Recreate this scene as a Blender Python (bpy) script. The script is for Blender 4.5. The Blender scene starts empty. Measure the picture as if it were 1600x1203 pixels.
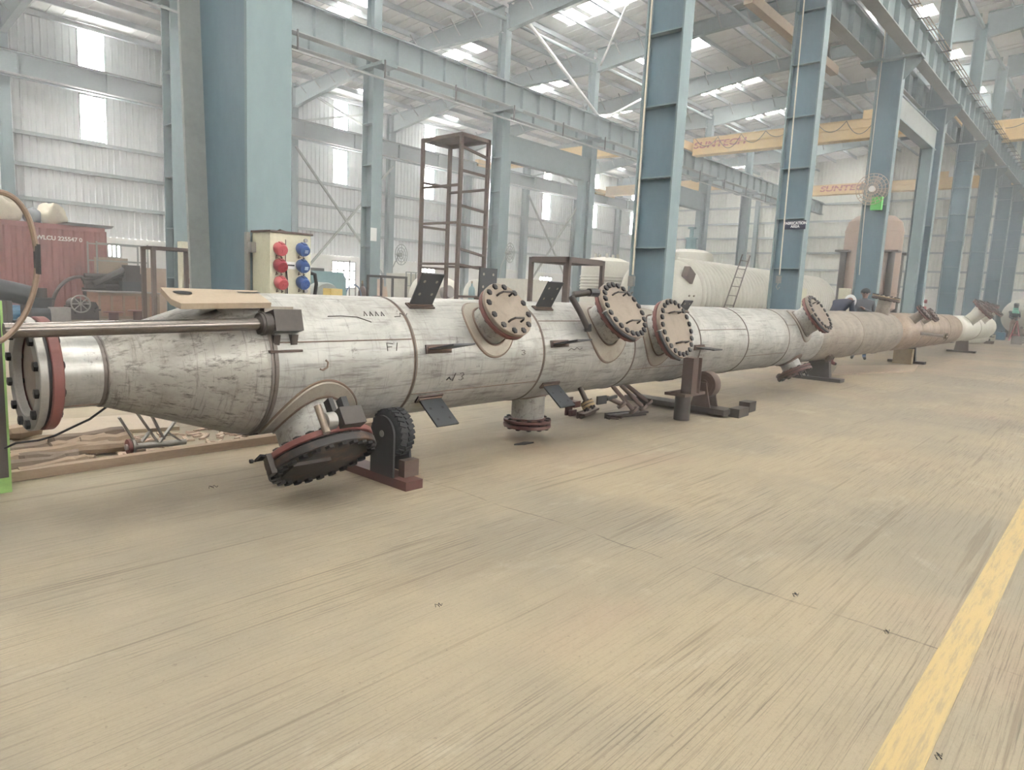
import bpy, math, random
from mathutils import Matrix, Vector
random.seed(7)
sc = bpy.context.scene
C = sc.collection
PI = math.pi

# ------------------------------------------------------------ camera
H = 1.3
FPX = 1066.113
XR = Vector((0.66748801, -0.07057295, 0.74126865))    # hall's long direction seen by the camera (right, down, forward)
YR = Vector((-0.74310057, -0.12670817, 0.65707426))
ZR = Vector((0.04755313, -0.98942635, -0.13701899))
cam = bpy.data.objects.new('camera', bpy.data.cameras.new('camera'))
C.objects.link(cam)
cam.data.sensor_width = 36.0
cam.data.lens = FPX / 1600 * 36
cam.data.clip_end = 300
m = Matrix(((XR.x, -XR.y, -XR.z, 0), (YR.x, -YR.y, -YR.z, 0), (ZR.x, -ZR.y, -ZR.z, H), (0, 0, 0, 1)))
cam.matrix_world = m
sc.camera = cam

# ------------------------------------------------------------ light and exposure
sc.view_settings.view_transform = 'Standard'
sc.view_settings.look = 'None'
sc.view_settings.gamma = 1
sc.view_settings.use_curve_mapping = False
sc.view_settings.exposure = 0.5
w = bpy.data.worlds.new('world'); sc.world = w; w.use_nodes = True
bg = w.node_tree.nodes['Background']
bg.inputs[0].default_value = (1.0, 0.985, 0.95, 1)
bg.inputs[1].default_value = 36.0


def ray(px, py):
    r = Vector((px - 800, py - 601.5, FPX))
    return Vector((r.dot(XR), r.dot(YR), r.dot(ZR)))


def P(px, py, Y):
    d = ray(px, py); t = Y / d.y
    return Vector((d.x * t, Y, H + d.z * t))


def PX(px, py, X):
    d = ray(px, py); t = X / d.x
    return Vector((X, d.y * t, H + d.z * t))


# ------------------------------------------------------------ materials
def srgb(r, g, b):
    f = lambda c: (c / 255 / 12.92) if c <= 10 else ((c / 255 + 0.055) / 1.055) ** 2.4
    r, g, b = f(r), f(g), f(b); l = .3 * r + .55 * g + .15 * b; k = .2      # every colour pulled part way to its own grey
    return (r + (l - r) * k, g + (l - g) * k, b + (l - b) * k, 1)


class NT:
    def __init__(s, name):
        s.m = bpy.data.materials.new(name); s.m.use_nodes = True
        s.t = s.m.node_tree; s.b = s.t.nodes['Principled BSDF']

    def n(s, typ, **kw):
        x = s.t.nodes.new(typ)
        for k, v in kw.items():
            if k in x.inputs.keys(): x.inputs[k].default_value = v
            else: setattr(x, k, v)
        return x

    def l(s, a, b): s.t.links.new(a, b)

    def coord(s, scale=(1, 1, 1)):
        c = s.n('ShaderNodeTexCoord'); mp = s.n('ShaderNodeMapping'); mp.inputs['Scale'].default_value = scale
        s.l(c.outputs['Object'], mp.inputs[0]); return mp.outputs[0]

    def noise(s, scale, detail=4, rough=.6, vec=(1, 1, 1), dist=0):
        x = s.n('ShaderNodeTexNoise'); x.inputs['Scale'].default_value = scale; x.inputs['Detail'].default_value = detail
        x.inputs['Roughness'].default_value = rough; x.inputs['Distortion'].default_value = dist
        s.l(s.coord(vec), x.inputs['Vector']); return x.outputs['Fac']

    def ramp(s, fac, a, b, ca=(0, 0, 0, 1), cb=(1, 1, 1, 1)):
        r = s.n('ShaderNodeValToRGB'); e = r.color_ramp.elements
        e[0].position = a; e[1].position = b; e[0].color = ca; e[1].color = cb
        s.l(fac, r.inputs[0]); return r.outputs[0]

    def mix(s, fac, a, b, mode='MIX'):
        x = s.n('ShaderNodeMix', data_type='RGBA', blend_type=mode)
        for i, v in ((0, fac), (6, a), (7, b)):
            if hasattr(v, 'is_output') or hasattr(v, 'links'): s.l(v, x.inputs[i])
            else: x.inputs[i].default_value = v
        return x.outputs[2]

    def bump(s, h, strength=.3, dist=.01):
        b = s.n('ShaderNodeBump'); b.inputs['Strength'].default_value = strength; b.inputs['Distance'].default_value = dist
        s.l(h, b.inputs['Height']); s.l(b.outputs[0], s.b.inputs['Normal'])

    def done(s, col, rough=.5, metal=0):
        if hasattr(col, 'links'): s.l(col, s.b.inputs['Base Color'])
        else: s.b.inputs['Base Color'].default_value = col
        if hasattr(rough, 'links'): s.l(rough, s.b.inputs['Roughness'])
        else: s.b.inputs['Roughness'].default_value = rough
        s.b.inputs['Metallic'].default_value = metal
        return s.m


def paint(name, c, dirt=(70, 60, 50), amount=.25, scale=3, rough=.5, metal=0, vec=(1, 1, 1), bump=0):
    t = NT(name)
    n1 = t.noise(scale, 6, .65, vec)
    f = t.ramp(n1, .5, .78, (0, 0, 0, 1), (amount,) * 3 + (1,))
    col = t.mix(f, srgb(*c), srgb(*dirt))
    n2 = t.noise(scale * 9, 3, .6, vec)
    col = t.mix(t.ramp(n2, .35, .75, (0, 0, 0, 1), (.25,) * 3 + (1,)), col, srgb(*[min(255, v * 1.12 + 6) for v in c]))
    if bump: t.bump(n2, bump, .004)
    return t.done(col, rough, metal)


M = {}
# floor: brushed concrete, grooves along the hall, one joint across
t = NT('floor_concrete')
big = t.noise(.35, 5, .6)
col = t.mix(t.ramp(big, .42, .58), srgb(160, 143, 112), srgb(140, 128, 106))
mid = t.noise(1.1, 6, .7, (.5, 1.3, 1), .8)
col = t.mix(t.ramp(mid, .52, .78, (0, 0, 0, 1), (.6,) * 3 + (1,)), col, srgb(124, 108, 84))
pink = t.noise(.5, 3, .5, (1, 1, 1), .3)
col = t.mix(t.ramp(pink, .56, .7, (0, 0, 0, 1), (.45,) * 3 + (1,)), col, srgb(164, 134, 110))
pale = t.noise(2.3, 6, .7, (.6, 1, 1), .5)
col = t.mix(t.ramp(pale, .58, .8, (0, 0, 0, 1), (.4,) * 3 + (1,)), col, srgb(196, 184, 160))
groove = t.noise(1, 4, .8, (1.6, 95, 1), .12)
gmask = t.ramp(t.noise(.9, 3, .5, (.6, 1, 1)), .35, .6)
gr = t.ramp(groove, .36, .50, (.42,) * 3 + (1,), (1, 1, 1, 1))
gcol = t.mix(1.0, col, gr, 'MULTIPLY')
col = t.mix(t.ramp(t.noise(.9, 3, .5, (.6, 1, 1)), .36, .6, (.22,) * 3 + (1,), (.85,) * 3 + (1,)), col, gcol)
deep = t.noise(1, 2, .5, (.35, 16, 1), .35)
line = t.ramp(deep, .315, .35, (1, 1, 1, 1), (0, 0, 0, 1))
col = t.mix(t.mix(1.0, line, (.45, .45, .45, 1), 'MULTIPLY'), col, srgb(100, 86, 64))
# the transverse joint as a wavering dark line at x about 3.05
c0 = t.n('ShaderNodeTexCoord'); sx = t.n('ShaderNodeSeparateXYZ'); t.l(c0.outputs['Object'], sx.inputs[0])
wv = t.n('ShaderNodeMath', operation='MULTIPLY'); t.l(t.noise(1.2, 5, .6), wv.inputs[0]); wv.inputs[1].default_value = .16
ad = t.n('ShaderNodeMath', operation='ADD'); t.l(sx.outputs[0], ad.inputs[0]); t.l(wv.outputs[0], ad.inputs[1])
md = t.n('ShaderNodeMath', operation='PINGPONG'); t.l(ad.outputs[0], md.inputs[0]); md.inputs[1].default_value = 3.09
df = t.n('ShaderNodeMath', operation='SUBTRACT'); df.inputs[0].default_value = 3.09; t.l(md.outputs[0], df.inputs[1])
jl = t.ramp(df.outputs[0], .002, .007, (1, 1, 1, 1), (0, 0, 0, 1))
jm = t.mix(1.0, jl, t.ramp(t.noise(3, 4, .7), .42, .56), 'MULTIPLY')
col = t.mix(t.mix(1.0, jm, (.75, .75, .75, 1), 'MULTIPLY'), col, srgb(78, 66, 52))
grain = t.noise(70, 4, .8)
col = t.mix(t.ramp(grain, .5, .7, (0, 0, 0, 1), (.35,) * 3 + (1,)), col, srgb(118, 104, 82))
speck = t.noise(45, 2, .5)
col = t.mix(t.ramp(speck, .68, .74, (0, 0, 0, 1), (.35,) * 3 + (1,)), col, srgb(95, 82, 62))
t.bump(groove, .35, .004)
M['floor'] = t.done(col, .72)

# yellow line, worn
t = NT('yellow_line_paint')
wn = t.noise(6, 8, .85, (.5, 7, 1))
col = t.mix(t.ramp(wn, .48, .60, (0, 0, 0, 1), (.75,) * 3 + (1,)), srgb(184, 156, 92), srgb(146, 132, 100))
t.bump(wn, .2, .003)
M['yellow_line'] = t.done(col, .65)


def shell_mat(name, base, light, dirtc, scr=.7, metal=.35, rough=.42):
    t = NT(name)
    a = t.noise(2.2, 6, .65, (1, 1, 1), .4)
    col = t.mix(t.ramp(a, .35, .68), srgb(*base), srgb(*light))
    s1 = t.noise(1, 4, .75, (2.5, 30, 30), .2)          # streaks along the shell
    col = t.mix(t.ramp(s1, .52, .70, (0, 0, 0, 1), (scr,) * 3 + (1,)), col, srgb(*dirtc))
    s2 = t.noise(1, 5, .8, (38, 3, 3), .3)              # streaks around it
    col = t.mix(t.ramp(s2, .54, .72, (0, 0, 0, 1), (scr * .8,) * 3 + (1,)), col, srgb(*dirtc))
    b = t.noise(1.6, 7, .75, (1, 1.4, 1.4), .6)
    col = t.mix(t.ramp(b, .50, .70, (0, 0, 0, 1), (.6,) * 3 + (1,)), col, srgb(118, 106, 92))
    k = t.noise(7, 6, .8)
    col = t.mix(t.ramp(k, .61, .70, (0, 0, 0, 1), (.75,) * 3 + (1,)), col, srgb(60, 52, 46))
    t.bump(k, .08, .003)
    return t.done(col, t.ramp(b, .3, .8, (rough - .1,) * 3 + (1,), (rough + .22,) * 3 + (1,)), metal)


M['shell'] = shell_mat('pickled_stainless', (160, 158, 150), (186, 184, 175), (92, 84, 76))
M['cone'] = shell_mat('scuffed_stainless', (148, 144, 134), (176, 170, 158), (62, 54, 48), .95)
M['pipe'] = shell_mat('clean_stainless', (172, 170, 162), (196, 194, 186), (110, 104, 96), .3, .55, .32)
M['brownshell'] = shell_mat('brown_stainless', (140, 128, 112), (162, 150, 132), (92, 80, 66), .6, .3, .5)
M['brownshell2'] = shell_mat('brown_stainless_far', (150, 128, 106), (170, 150, 128), (104, 84, 66), .5, .3, .5)
M['weld'] = paint('heat_tinted_weld', (118, 94, 76), (66, 52, 46), .5, 14, .45, .5)
M['bead'] = paint('weld_bead', (112, 102, 94), (60, 50, 44), .5, 30, .4, .6, bump=.6)
M['blind_dark'] = paint('rust_stained_black_cover', (42, 37, 34), (150, 100, 54), .8, 5, .5)
M['red'] = paint('red_oxide_primer', (112, 58, 50), (70, 40, 34), .5, 8, .55)
M['reddark'] = paint('red_oxide_dark', (84, 46, 38), (48, 32, 27), .5, 8, .55)
M['cover'] = paint('blind_cover_steel', (138, 122, 104), (88, 76, 64), .6, 9, .5, .3)
M['pad'] = paint('pad_stainless', (158, 148, 130), (112, 90, 68), .6, 9, .45, .3)
M['rust'] = paint('rusty_steel', (88, 70, 60), (56, 44, 38), .6, 9, .7, .1)
M['ochre'] = paint('ochre_rust', (142, 120, 78), (90, 60, 44), .6, 9, .7, .1)
M['bolt'] = paint('black_bolt', (26, 25, 25), (70, 60, 50), .3, 40, .45, .3)
M['black'] = paint('black_primer', (38, 38, 37), (66, 60, 54), .35, 8, .5)
M['charcoal'] = paint('charcoal_plate', (50, 53, 55), (34, 32, 30), .4, 8, .5)
M['darksteel'] = paint('dark_mill_steel', (70, 63, 57), (40, 34, 30), .5, 8, .5, .3)
M['steel'] = paint('bare_steel', (150, 146, 138), (92, 84, 74), .4, 10, .4, .5)
M['chrome'] = paint('polished_rod', (120, 112, 104), (70, 60, 52), .3, 20, .25, .8, vec=(.3, 1, 1))
M['plate'] = paint('beige_cut_plate', (168, 148, 120), (120, 98, 74), .4, 7, .55, .1)
M['column'] = paint('blue_green_column_paint', (114, 136, 138), (92, 108, 108), .3, 1.2, .5, vec=(1, 1, .35))
M['column_shaded'] = paint('shaded_column_paint', (90, 120, 132), (76, 98, 106), .3, 1.2, .45, vec=(1, 1, .35))  # same column paint for the webs, with their shade put into the colour
M['girder'] = paint('girder_paint', (124, 142, 142), (100, 110, 108), .35, 1.5, .55)
M['palegrey'] = paint('grey_girder_edge', (150, 156, 150), (110, 108, 98), .4, 2, .6)
M['wall'] = paint('wall_sheeting', (232, 236, 236), (176, 184, 182), .3, .6, .5, vec=(1, 1, .4))
M['wallend'] = paint('end_wall_sheeting', (226, 228, 214), (170, 170, 156), .3, .6, .5, vec=(1, 1, .4))
M['dado'] = paint('plastered_wall', (236, 234, 226), (184, 178, 166), .3, .8, .8)
M['roof'] = paint('roof_sheeting', (236, 236, 232), (168, 168, 160), .3, .5, .55)
M['purlin'] = paint('galvanised_purlin', (164, 174, 174), (118, 126, 122), .3, 1, .5)
M['yellow'] = paint('crane_yellow', (226, 190, 112), (180, 146, 90), .3, 1, .5)
M['container'] = paint('container_red', (160, 96, 88), (112, 66, 60), .5, 1.3, .6, vec=(1, 1, .5))
M['white'] = paint('white_paint', (230, 230, 224), (180, 176, 166), .2, 4, .6)
M['tarp'] = paint('pale_tarp', (216, 204, 176), (160, 148, 124), .4, 4, .8)
M['tarpgrey'] = paint('grey_tarp', (150, 156, 158), (110, 112, 112), .4, 4, .8)
M['wood'] = paint('plank_wood', (146, 122, 96), (104, 76, 54), .55, 4, .75, vec=(.6, 6, 6), bump=.5)
M['bark'] = paint('rough_log', (116, 98, 80), (74, 56, 44), .7, 5, .85, vec=(.6, 5, 5), bump=.8)
M['woodred'] = paint('crate_wood', (158, 112, 80), (104, 68, 48), .6, 3, .7, vec=(1, 1, 5), bump=.3)
M['boxcream'] = paint('cream_panel_paint', (204, 200, 168), (150, 136, 100), .35, 7, .5)
M['sockred'] = paint('red_socket_plastic', (176, 62, 70), (150, 56, 60), .2, 10, .4)
M['sockdark'] = paint('dark_red_socket', (140, 28, 44), (70, 20, 26), .3, 10, .4)
M['sockblue'] = paint('blue_socket_plastic', (38, 76, 138), (30, 50, 90), .2, 10, .4)
M['sockpale'] = paint('pale_socket_lid', (170, 190, 214), (120, 140, 160), .2, 10, .4)
M['rubber'] = paint('black_rubber', (32, 33, 34), (64, 62, 58), .4, 12, .7)
M['green'] = paint('green_machine_paint', (140, 188, 84), (70, 84, 50), .4, 4, .5)
M['greenbox'] = paint('bright_green_box', (70, 200, 70), (40, 140, 50), .2, 6, .5)
M['copper'] = paint('brown_hose', (128, 104, 82), (110, 84, 60), .4, 8, .4, .2)
M['tank'] = paint('cream_tank', (204, 200, 184), (150, 142, 124), .35, 1.5, .5, .1)
M['tankbrown'] = paint('rust_brown_tank', (176, 146, 122), (126, 98, 80), .5, 1, .55, vec=(1, 1, .5))
M['teal'] = paint('teal_machine_paint', (110, 150, 154), (80, 104, 106), .35, 2, .5)
M['bluemotor'] = paint('blue_motor_paint', (56, 118, 148), (34, 60, 76), .4, 6, .5)
M['board'] = paint('tan_board', (186, 160, 134), (140, 112, 90), .4, 2, .8)
M['safetyyellow'] = paint('yellow_crate', (220, 190, 80), (170, 140, 60), .3, 6, .6)
M['navy'] = paint('navy_sign', (34, 38, 66), (24, 26, 44), .2, 8, .5)
M['skin'] = paint('skin', (150, 104, 82), (120, 80, 62), .2, 8, .6)
M['jacket'] = paint('dark_jacket', (40, 46, 66), (26, 28, 38), .3, 8, .8)
M['jacketcheck'] = paint('grey_shirt', (74, 78, 84), (50, 48, 52), .4, 20, .8)
M['maroon'] = paint('maroon_cloth', (120, 44, 56), (80, 30, 40), .3, 8, .8)
M['bluecloth'] = paint('blue_cloth', (72, 104, 140), (50, 70, 96), .3, 8, .8)
M['trouser'] = paint('tan_trousers', (168, 140, 118), (120, 96, 80), .3, 8, .8)
M['jade'] = paint('green_scarf', (64, 190, 156), (40, 140, 116), .3, 8, .7)
M['helmet'] = paint('white_helmet', (240, 240, 236), (200, 200, 196), .2, 4, .3)
M['marker'] = paint('marker_ink', (72, 62, 56), (50, 44, 40), .3, 20, .6)
M['paper'] = paint('crate_white', (236, 236, 240), (190, 190, 200), .2, 8, .7)
t = NT('window_pane')
tr = t.n('ShaderNodeBsdfTransparent'); gl = t.n('ShaderNodeBsdfGlossy'); gl.inputs['Roughness'].default_value = .1
mx = t.n('ShaderNodeMixShader'); mx.inputs[0].default_value = .06
t.l(tr.outputs[0], mx.inputs[1]); t.l(gl.outputs[0], mx.inputs[2])
t.l(mx.outputs[0], t.t.nodes['Material Output'].inputs[0])
M['pane'] = t.m


# ------------------------------------------------------------ mesh builder
class MB:
    def __init__(s): s.v = []; s.f = []

    def add(s, vs, fs, mat=None):
        o = len(s.v)
        for v in vs:
            v = Vector(v)
            s.v.append(mat @ v if mat else v)
        s.f += [tuple(i + o for i in f) for f in fs]
        return s

    def box(s, c, d, mat=None, rot=None):
        x, y, z = d[0] / 2, d[1] / 2, d[2] / 2
        vs = [Vector((sx * x, sy * y, sz * z)) for sx in (-1, 1) for sy in (-1, 1) for sz in (-1, 1)]
        if rot is not None: vs = [rot @ v for v in vs]
        vs = [v + Vector(c) for v in vs]
        return s.add(vs, [(0, 1, 3, 2), (4, 6, 7, 5), (0, 4, 5, 1), (2, 3, 7, 6), (0, 2, 6, 4), (1, 5, 7, 3)], mat)

    def bb(s, x0, x1, y0, y1, z0, z1, mat=None):
        return s.box(((x0 + x1) / 2, (y0 + y1) / 2, (z0 + z1) / 2), (abs(x1 - x0), abs(y1 - y0), abs(z1 - z0)), mat)

    def bar(s, a, b, w, h=None, up=(0, 0, 1), mat=None):
        a, b = Vector(a), Vector(b); h = h or w
        d = (b - a); L = d.length; d.normalize()
        u = Vector(up)
        if abs(d.dot(u)) > .98: u = Vector((1, 0, 0))
        r = d.cross(u).normalized(); u = r.cross(d)
        R = Matrix((d, r, u)).transposed()
        return s.box((a + b) / 2, (L, w, h), mat, R)

    def prism(s, poly, axis, a, b, mat=None):
        """extrude 2d polygon; axis 'x': poly in (y,z), 'y': (x,z), 'z': (x,y)"""
        n = len(poly)
        def q(p, k):
            return {'x': (k, p[0], p[1]), 'y': (p[0], k, p[1]), 'z': (p[0], p[1], k)}[axis]
        vs = [q(p, a) for p in poly] + [q(p, b) for p in poly]
        fs = [tuple(range(n)), tuple(range(2 * n - 1, n - 1, -1))] + [(i, i + n, (i + 1) % n + n, (i + 1) % n) for i in range(n)]
        return s.add(vs, fs, mat)

    def lathe(s, prof, seg=32, mat=None, cap=True, a0=0, a1=2 * PI):
        """profile of (r, z) around local z"""
        full = abs(a1 - a0 - 2 * PI) < 1e-6
        n = seg if full else seg + 1
        vs = []
        for r, z in prof:
            for i in range(n):
                a = a0 + (a1 - a0) * i / seg
                vs.append((r * math.cos(a), r * math.sin(a), z))
        fs = []
        for j in range(len(prof) - 1):
            for i in range(seg):
                k = (i + 1) % n
                fs.append((j * n + i, j * n + k, (j + 1) * n + k, (j + 1) * n + i))
        if cap and full:
            fs.append(tuple(range(n - 1, -1, -1)))
            fs.append(tuple((len(prof) - 1) * n + i for i in range(n)))
        return s.add(vs, fs, mat)

    def cyl(s, a, b, r, seg=16, r2=None, cap=True):
        a, b = Vector(a), Vector(b); d = b - a
        q = d.to_track_quat('Z', 'Y').to_matrix().to_4x4(); q.translation = a
        return s.lathe([(r, 0), (r if r2 is None else r2, d.length)], seg, q, cap)

    def tube(s, pts, r, seg=8, closed=False):
        pts = [Vector(p) for p in pts]; n = len(pts)
        rings = []; up = None
        for i in range(n):
            if closed: d = pts[(i + 1) % n] - pts[i - 1]
            else: d = pts[min(i + 1, n - 1)] - pts[max(i - 1, 0)]
            d.normalize()
            if up is None: up = Vector((0, 0, 1)) if abs(d.z) < .9 else Vector((1, 0, 0))
            x = (up - d * up.dot(d)).normalized(); y = d.cross(x); up = x
            rr = r[i] if isinstance(r, (list, tuple)) else r
            rings.append([pts[i] + (x * math.cos(2 * PI * k / seg) + y * math.sin(2 * PI * k / seg)) * rr for k in range(seg)])
        vs = [v for g in rings for v in g]; fs = []
        for i in range(n if closed else n - 1):
            j = (i + 1) % n
            for k in range(seg):
                l = (k + 1) % seg
                fs.append((i * seg + k, i * seg + l, j * seg + l, j * seg + k))
        if not closed:
            fs.append(tuple(range(seg - 1, -1, -1))); fs.append(tuple((n - 1) * seg + k for k in range(seg)))
        return s.add(vs, fs)

    def build(s, name, mat, parent=None, org=None, angle=35, label=None):
        root = parent
        while root is not None and root.parent is not None: root = root.parent
        o0 = Vector(root.location) if root is not None else Vector(org or (0, 0, 0))
        me = bpy.data.meshes.new(name)
        me.from_pydata([v - o0 for v in s.v], [], s.f)
        me.materials.append(M[mat])
        me.polygons.foreach_set('use_smooth', [True] * len(me.polygons))
        me.validate()
        try: me.set_sharp_from_angle(angle=math.radians(angle))
        except Exception: pass
        ob = bpy.data.objects.new(name, me); C.objects.link(ob)
        if parent is not None: ob.parent = parent
        else: ob.location = o0
        if label: ob['label'] = label
        return ob


def T(name, label, cat, loc=(0, 0, 0), group=None):
    o = bpy.data.objects.new(name, None); C.objects.link(o); o.location = loc; o.empty_display_size = .1
    o['label'] = label; o['category'] = cat
    if group: o['group'] = group
    return o


def tag(o, label, cat, group=None):
    o['label'] = label; o['category'] = cat
    if group: o['group'] = group
    return o


def struct(o): o['kind'] = 'structure'; return o


def dup(root, loc, label, group=None, rz=None):
    r = root.copy(); C.objects.link(r); r.location = loc; r['label'] = label
    if rz is not None: r.rotation_euler.z = rz
    if group: r['group'] = group
    for ch in list(root.children):
        c = ch.copy(); C.objects.link(c); c.parent = r
        for g in ch.children:
            d = g.copy(); C.objects.link(d); d.parent = c
    return r


def text_mesh(name, body, size, mat, Mw, parent=None, depth=.004, sx=1.0, shear=0):
    cu = bpy.data.curves.new(name, 'FONT'); cu.body = body; cu.size = size; cu.extrude = depth; cu.offset = size * .03; cu.shear = shear
    cu.align_x = 'CENTER'; cu.align_y = 'CENTER'; cu.space_line = .85
    tmp = bpy.data.objects.new(name + '_t', cu); C.objects.link(tmp)
    me = bpy.data.meshes.new_from_object(tmp.evaluated_get(bpy.context.evaluated_depsgraph_get()))
    bpy.data.objects.remove(tmp); bpy.data.curves.remove(cu)
    me.transform(Mw @ Matrix.Diagonal((sx, 1, 1, 1)))
    root = parent
    while root is not None and root.parent is not None: root = root.parent
    if root: me.transform(Matrix.Translation(-Vector(root.location)))
    me.materials.clear(); me.materials.append(M[mat])
    ob = bpy.data.objects.new(name, me); C.objects.link(ob)
    if parent: ob.parent = parent
    return ob


# face normal -X, reading direction -Y ; face normal -Y, reading direction +X
FACE_MX = lambda p: Matrix(((0, 0, -1, p[0]), (-1, 0, 0, p[1]), (0, 1, 0, p[2]), (0, 0, 0, 1)))
FACE_MY = lambda p: Matrix(((1, 0, 0, p[0]), (0, 0, -1, p[1]), (0, 1, 0, p[2]), (0, 0, 0, 1)))

# ------------------------------------------------------------ setting
YB0, YB1, YC, YW, XE = 5.4, 6.05, 18.9, 33.0, 56.0
def roof_z(y): return 11 + .085 * (33 - y) if y > -1.5 else 11 + .085 * 34.5 - .085 * (-1.5 - y)

b = MB(); b.add([(-14, -14, 0), (XE + .4, -14, 0), (XE + .4, YW + .4, 0), (-14, YW + .4, 0)], [(0, 1, 2, 3)])
struct(b.build('floor', 'floor'))
b = MB(); b.bb(-2, 55, .267, .383, .0005, .003)
struct(b.build('floor_line', 'yellow_line'))

# corrugated sheets with real ribs and real openings
def sheeting(axis, c, a0, a1, z0, zt, holes, depth=.04, pitch=.25):
    """axis 'x': sheet runs along x at y=c. holes: (a0,a1,z0,z1)"""
    b = MB(); n = int((a1 - a0) / pitch); cuts = []
    for i in range(n):
        s0 = a0 + i * pitch
        cuts += [(s0, 0), (s0 + pitch * .62, 0), (s0 + pitch * .72, 1), (s0 + pitch * .9, 1)]
    cuts.append((a1, 0))
    for h in holes:
        pass
    for (u0, d0), (u1, d1) in zip(cuts[:-1], cuts[1:]):
        um = (u0 + u1) / 2
        zs = [z0]
        hs = sorted([h for h in holes if h[0] < um < h[1]], key=lambda h: h[2])
        spans = []; z = z0
        for h in hs: spans.append((z, h[2])); z = h[3]
        spans.append((z, None))
        for q0, q1 in spans:
            e0 = q1 if q1 is not None else zt(u0); e1 = q1 if q1 is not None else zt(u1)
            if axis == 'x': vs = [(u0, c - d0 * depth, q0), (u1, c - d1 * depth, q0), (u1, c - d1 * depth, e1), (u0, c - d0 * depth, e0)]
            else: vs = [(c - d0 * depth, u0, q0), (c - d1 * depth, u1, q0), (c - d1 * depth, u1, e1), (c - d0 * depth, u0, e0)]
            b.add(vs, [(0, 1, 2, 3)])
    return b

WX = [10.15, 16.1, 22.2, 28.55, 34.4, 40.05, 46.1, 52]
holes = []
for x in WX:
    holes += [(x - .45, x + .45, 6.62, 8.42), (x - .45, x + .45, 9.25, 10.92)]
wl = struct(sheeting('x', YW, -14, XE, 2.75, lambda u: 11.05, holes).build('wall_left', 'wall'))
low = [(22.55, 1.55, 1.0), (28.7, 1.35, 1.5), (10.75, .7, .8), (34.6, 1.5, 1.5), (40.5, 1.5, 1.5)]
b = MB()
xs = -14
for (xc, wd, zb) in sorted(low):
    b.bb(xs, xc - wd / 2, YW, YW + .2, 0, 2.75); b.bb(xc - wd / 2, xc + wd / 2, YW, YW + .2, 0, zb); b.bb(xc - wd / 2, xc + wd / 2, YW, YW + .2, 2.45, 2.75)
    xs = xc + wd / 2
b.bb(xs, XE, YW, YW + .2, 0, 2.75)
b.build('masonry_dado', 'dado', wl)
b = MB()
for z in (4.0, 5.3, 6.5, 11.0): b.bb(-8, XE, YW - .2, YW - .045, z - .07, z + .07)
b.build('girt', 'purlin', wl)
wi = 0
for x in WX:
    for z0, z1 in ((6.62, 8.42), (9.25, 10.92)):
        wi += 1
        p = MB(); p.bb(x - .45, x + .45, YW - .02, YW - .01, z0, z1)
        wo = struct(p.build('window_%d' % wi, 'pane'))
        f = MB()
        for u in (x - .46, x + .46): f.bb(u - .02, u + .02, YW - .06, YW + .02, z0, z1)
        for zz in (z0, (z0 + z1) / 2 - .02, z1): f.bb(x - .46, x + .46, YW - .06, YW + .02, zz - .02, zz + .02)
        f.build('window_frame', 'girder', wo)
for (xc, wd, zb) in low:
    wi += 1
    p = MB(); p.bb(xc - wd / 2, xc + wd / 2, YW + .08, YW + .09, zb, 2.45)
    wo = struct(p.build('window_%d' % wi, 'pane')); f = MB(); n = 4
    for i in range(n + 1):
        u = xc - wd / 2 + wd * i / n; f.bb(u - .035, u + .035, YW + .0, YW + .07, zb, 2.45)
    for i in range(4):
        z = zb + (2.45 - zb) * i / 3; f.bb(xc - wd / 2, xc + wd / 2, YW + .0, YW + .07, z - .035, z + .035)
    f.build('window_frame', 'palegrey', wo)
# far end wall
we = struct(sheeting('y', XE, -14, YW, 2.75, lambda u: roof_z(u), []).build('wall_end', 'wallend'))
MB().bb(XE, XE + .2, -14, YW, 0, 2.75).build('masonry_dado', 'dado', we)
b = MB()
for z in (2.9, 4.0, 5.3, 6.5, 7.7, 9.0, 10.3): b.bb(XE - .2, XE - .045, -14, YW, z - .07, z + .07)
b.build('girt', 'purlin', we)
for y in (0, 9.5, 14, 23.5, 28.5):
    MB().bb(XE - .5, XE - .2, y - .15, y + .15, 0, roof_z(y) - .5).build('wind_post', 'column', we)

wr = struct(sheeting('x', -14, -14, XE, 0, lambda u: 12.9, [(-10 + 6 * k, -8.6 + 6 * k, 5.6, 9.0) for k in range(11)], depth=-.04).build('wall_right', 'wall'))  # high openings in this unseen wall are added to light the near sides
wb = struct(sheeting('y', -14, -14, YW, 0, lambda u: roof_z(u), [], depth=-.04).build('wall_back', 'wall'))
# roof with ribs, purlins and skylight openings
SKY = []
for k in range(7):
    x = 16.3 + 6.05 * k
    for y in (25.0, 24.1, 22.9): SKY.append((x, y, .5, .42 if y != 25.0 else .2))
for k in range(5):
    x = 22.9 + 5.95 * k
    for y in (18.1, 16.9, 15.7): SKY.append((x, y, .55, .48))
SKY += [(31.3, 9.0, .5, .4), (37.3, 9.0, .5, .4), (43.3, 9.0, .5, .4), (32.4, 7.6, .55, .4), (38.4, 7.6, .55, .4), (45.2, 7.6, .55, .4), (52.2, 17.1, .6, .5), (52.2, 15.9, .6, .5)]
for x in (-11, -8, -5, -2, 1, 4):  # big unseen skylights, added to brighten the windowed bay
    for y in (29, 27): SKY.append((x, y, .9, .6))
for x in (16.3, 22.35, 28.4, 34.45, 40.5, 46.5):
    for y in (31.2,): SKY.append((x, y, .5, .35))
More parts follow.
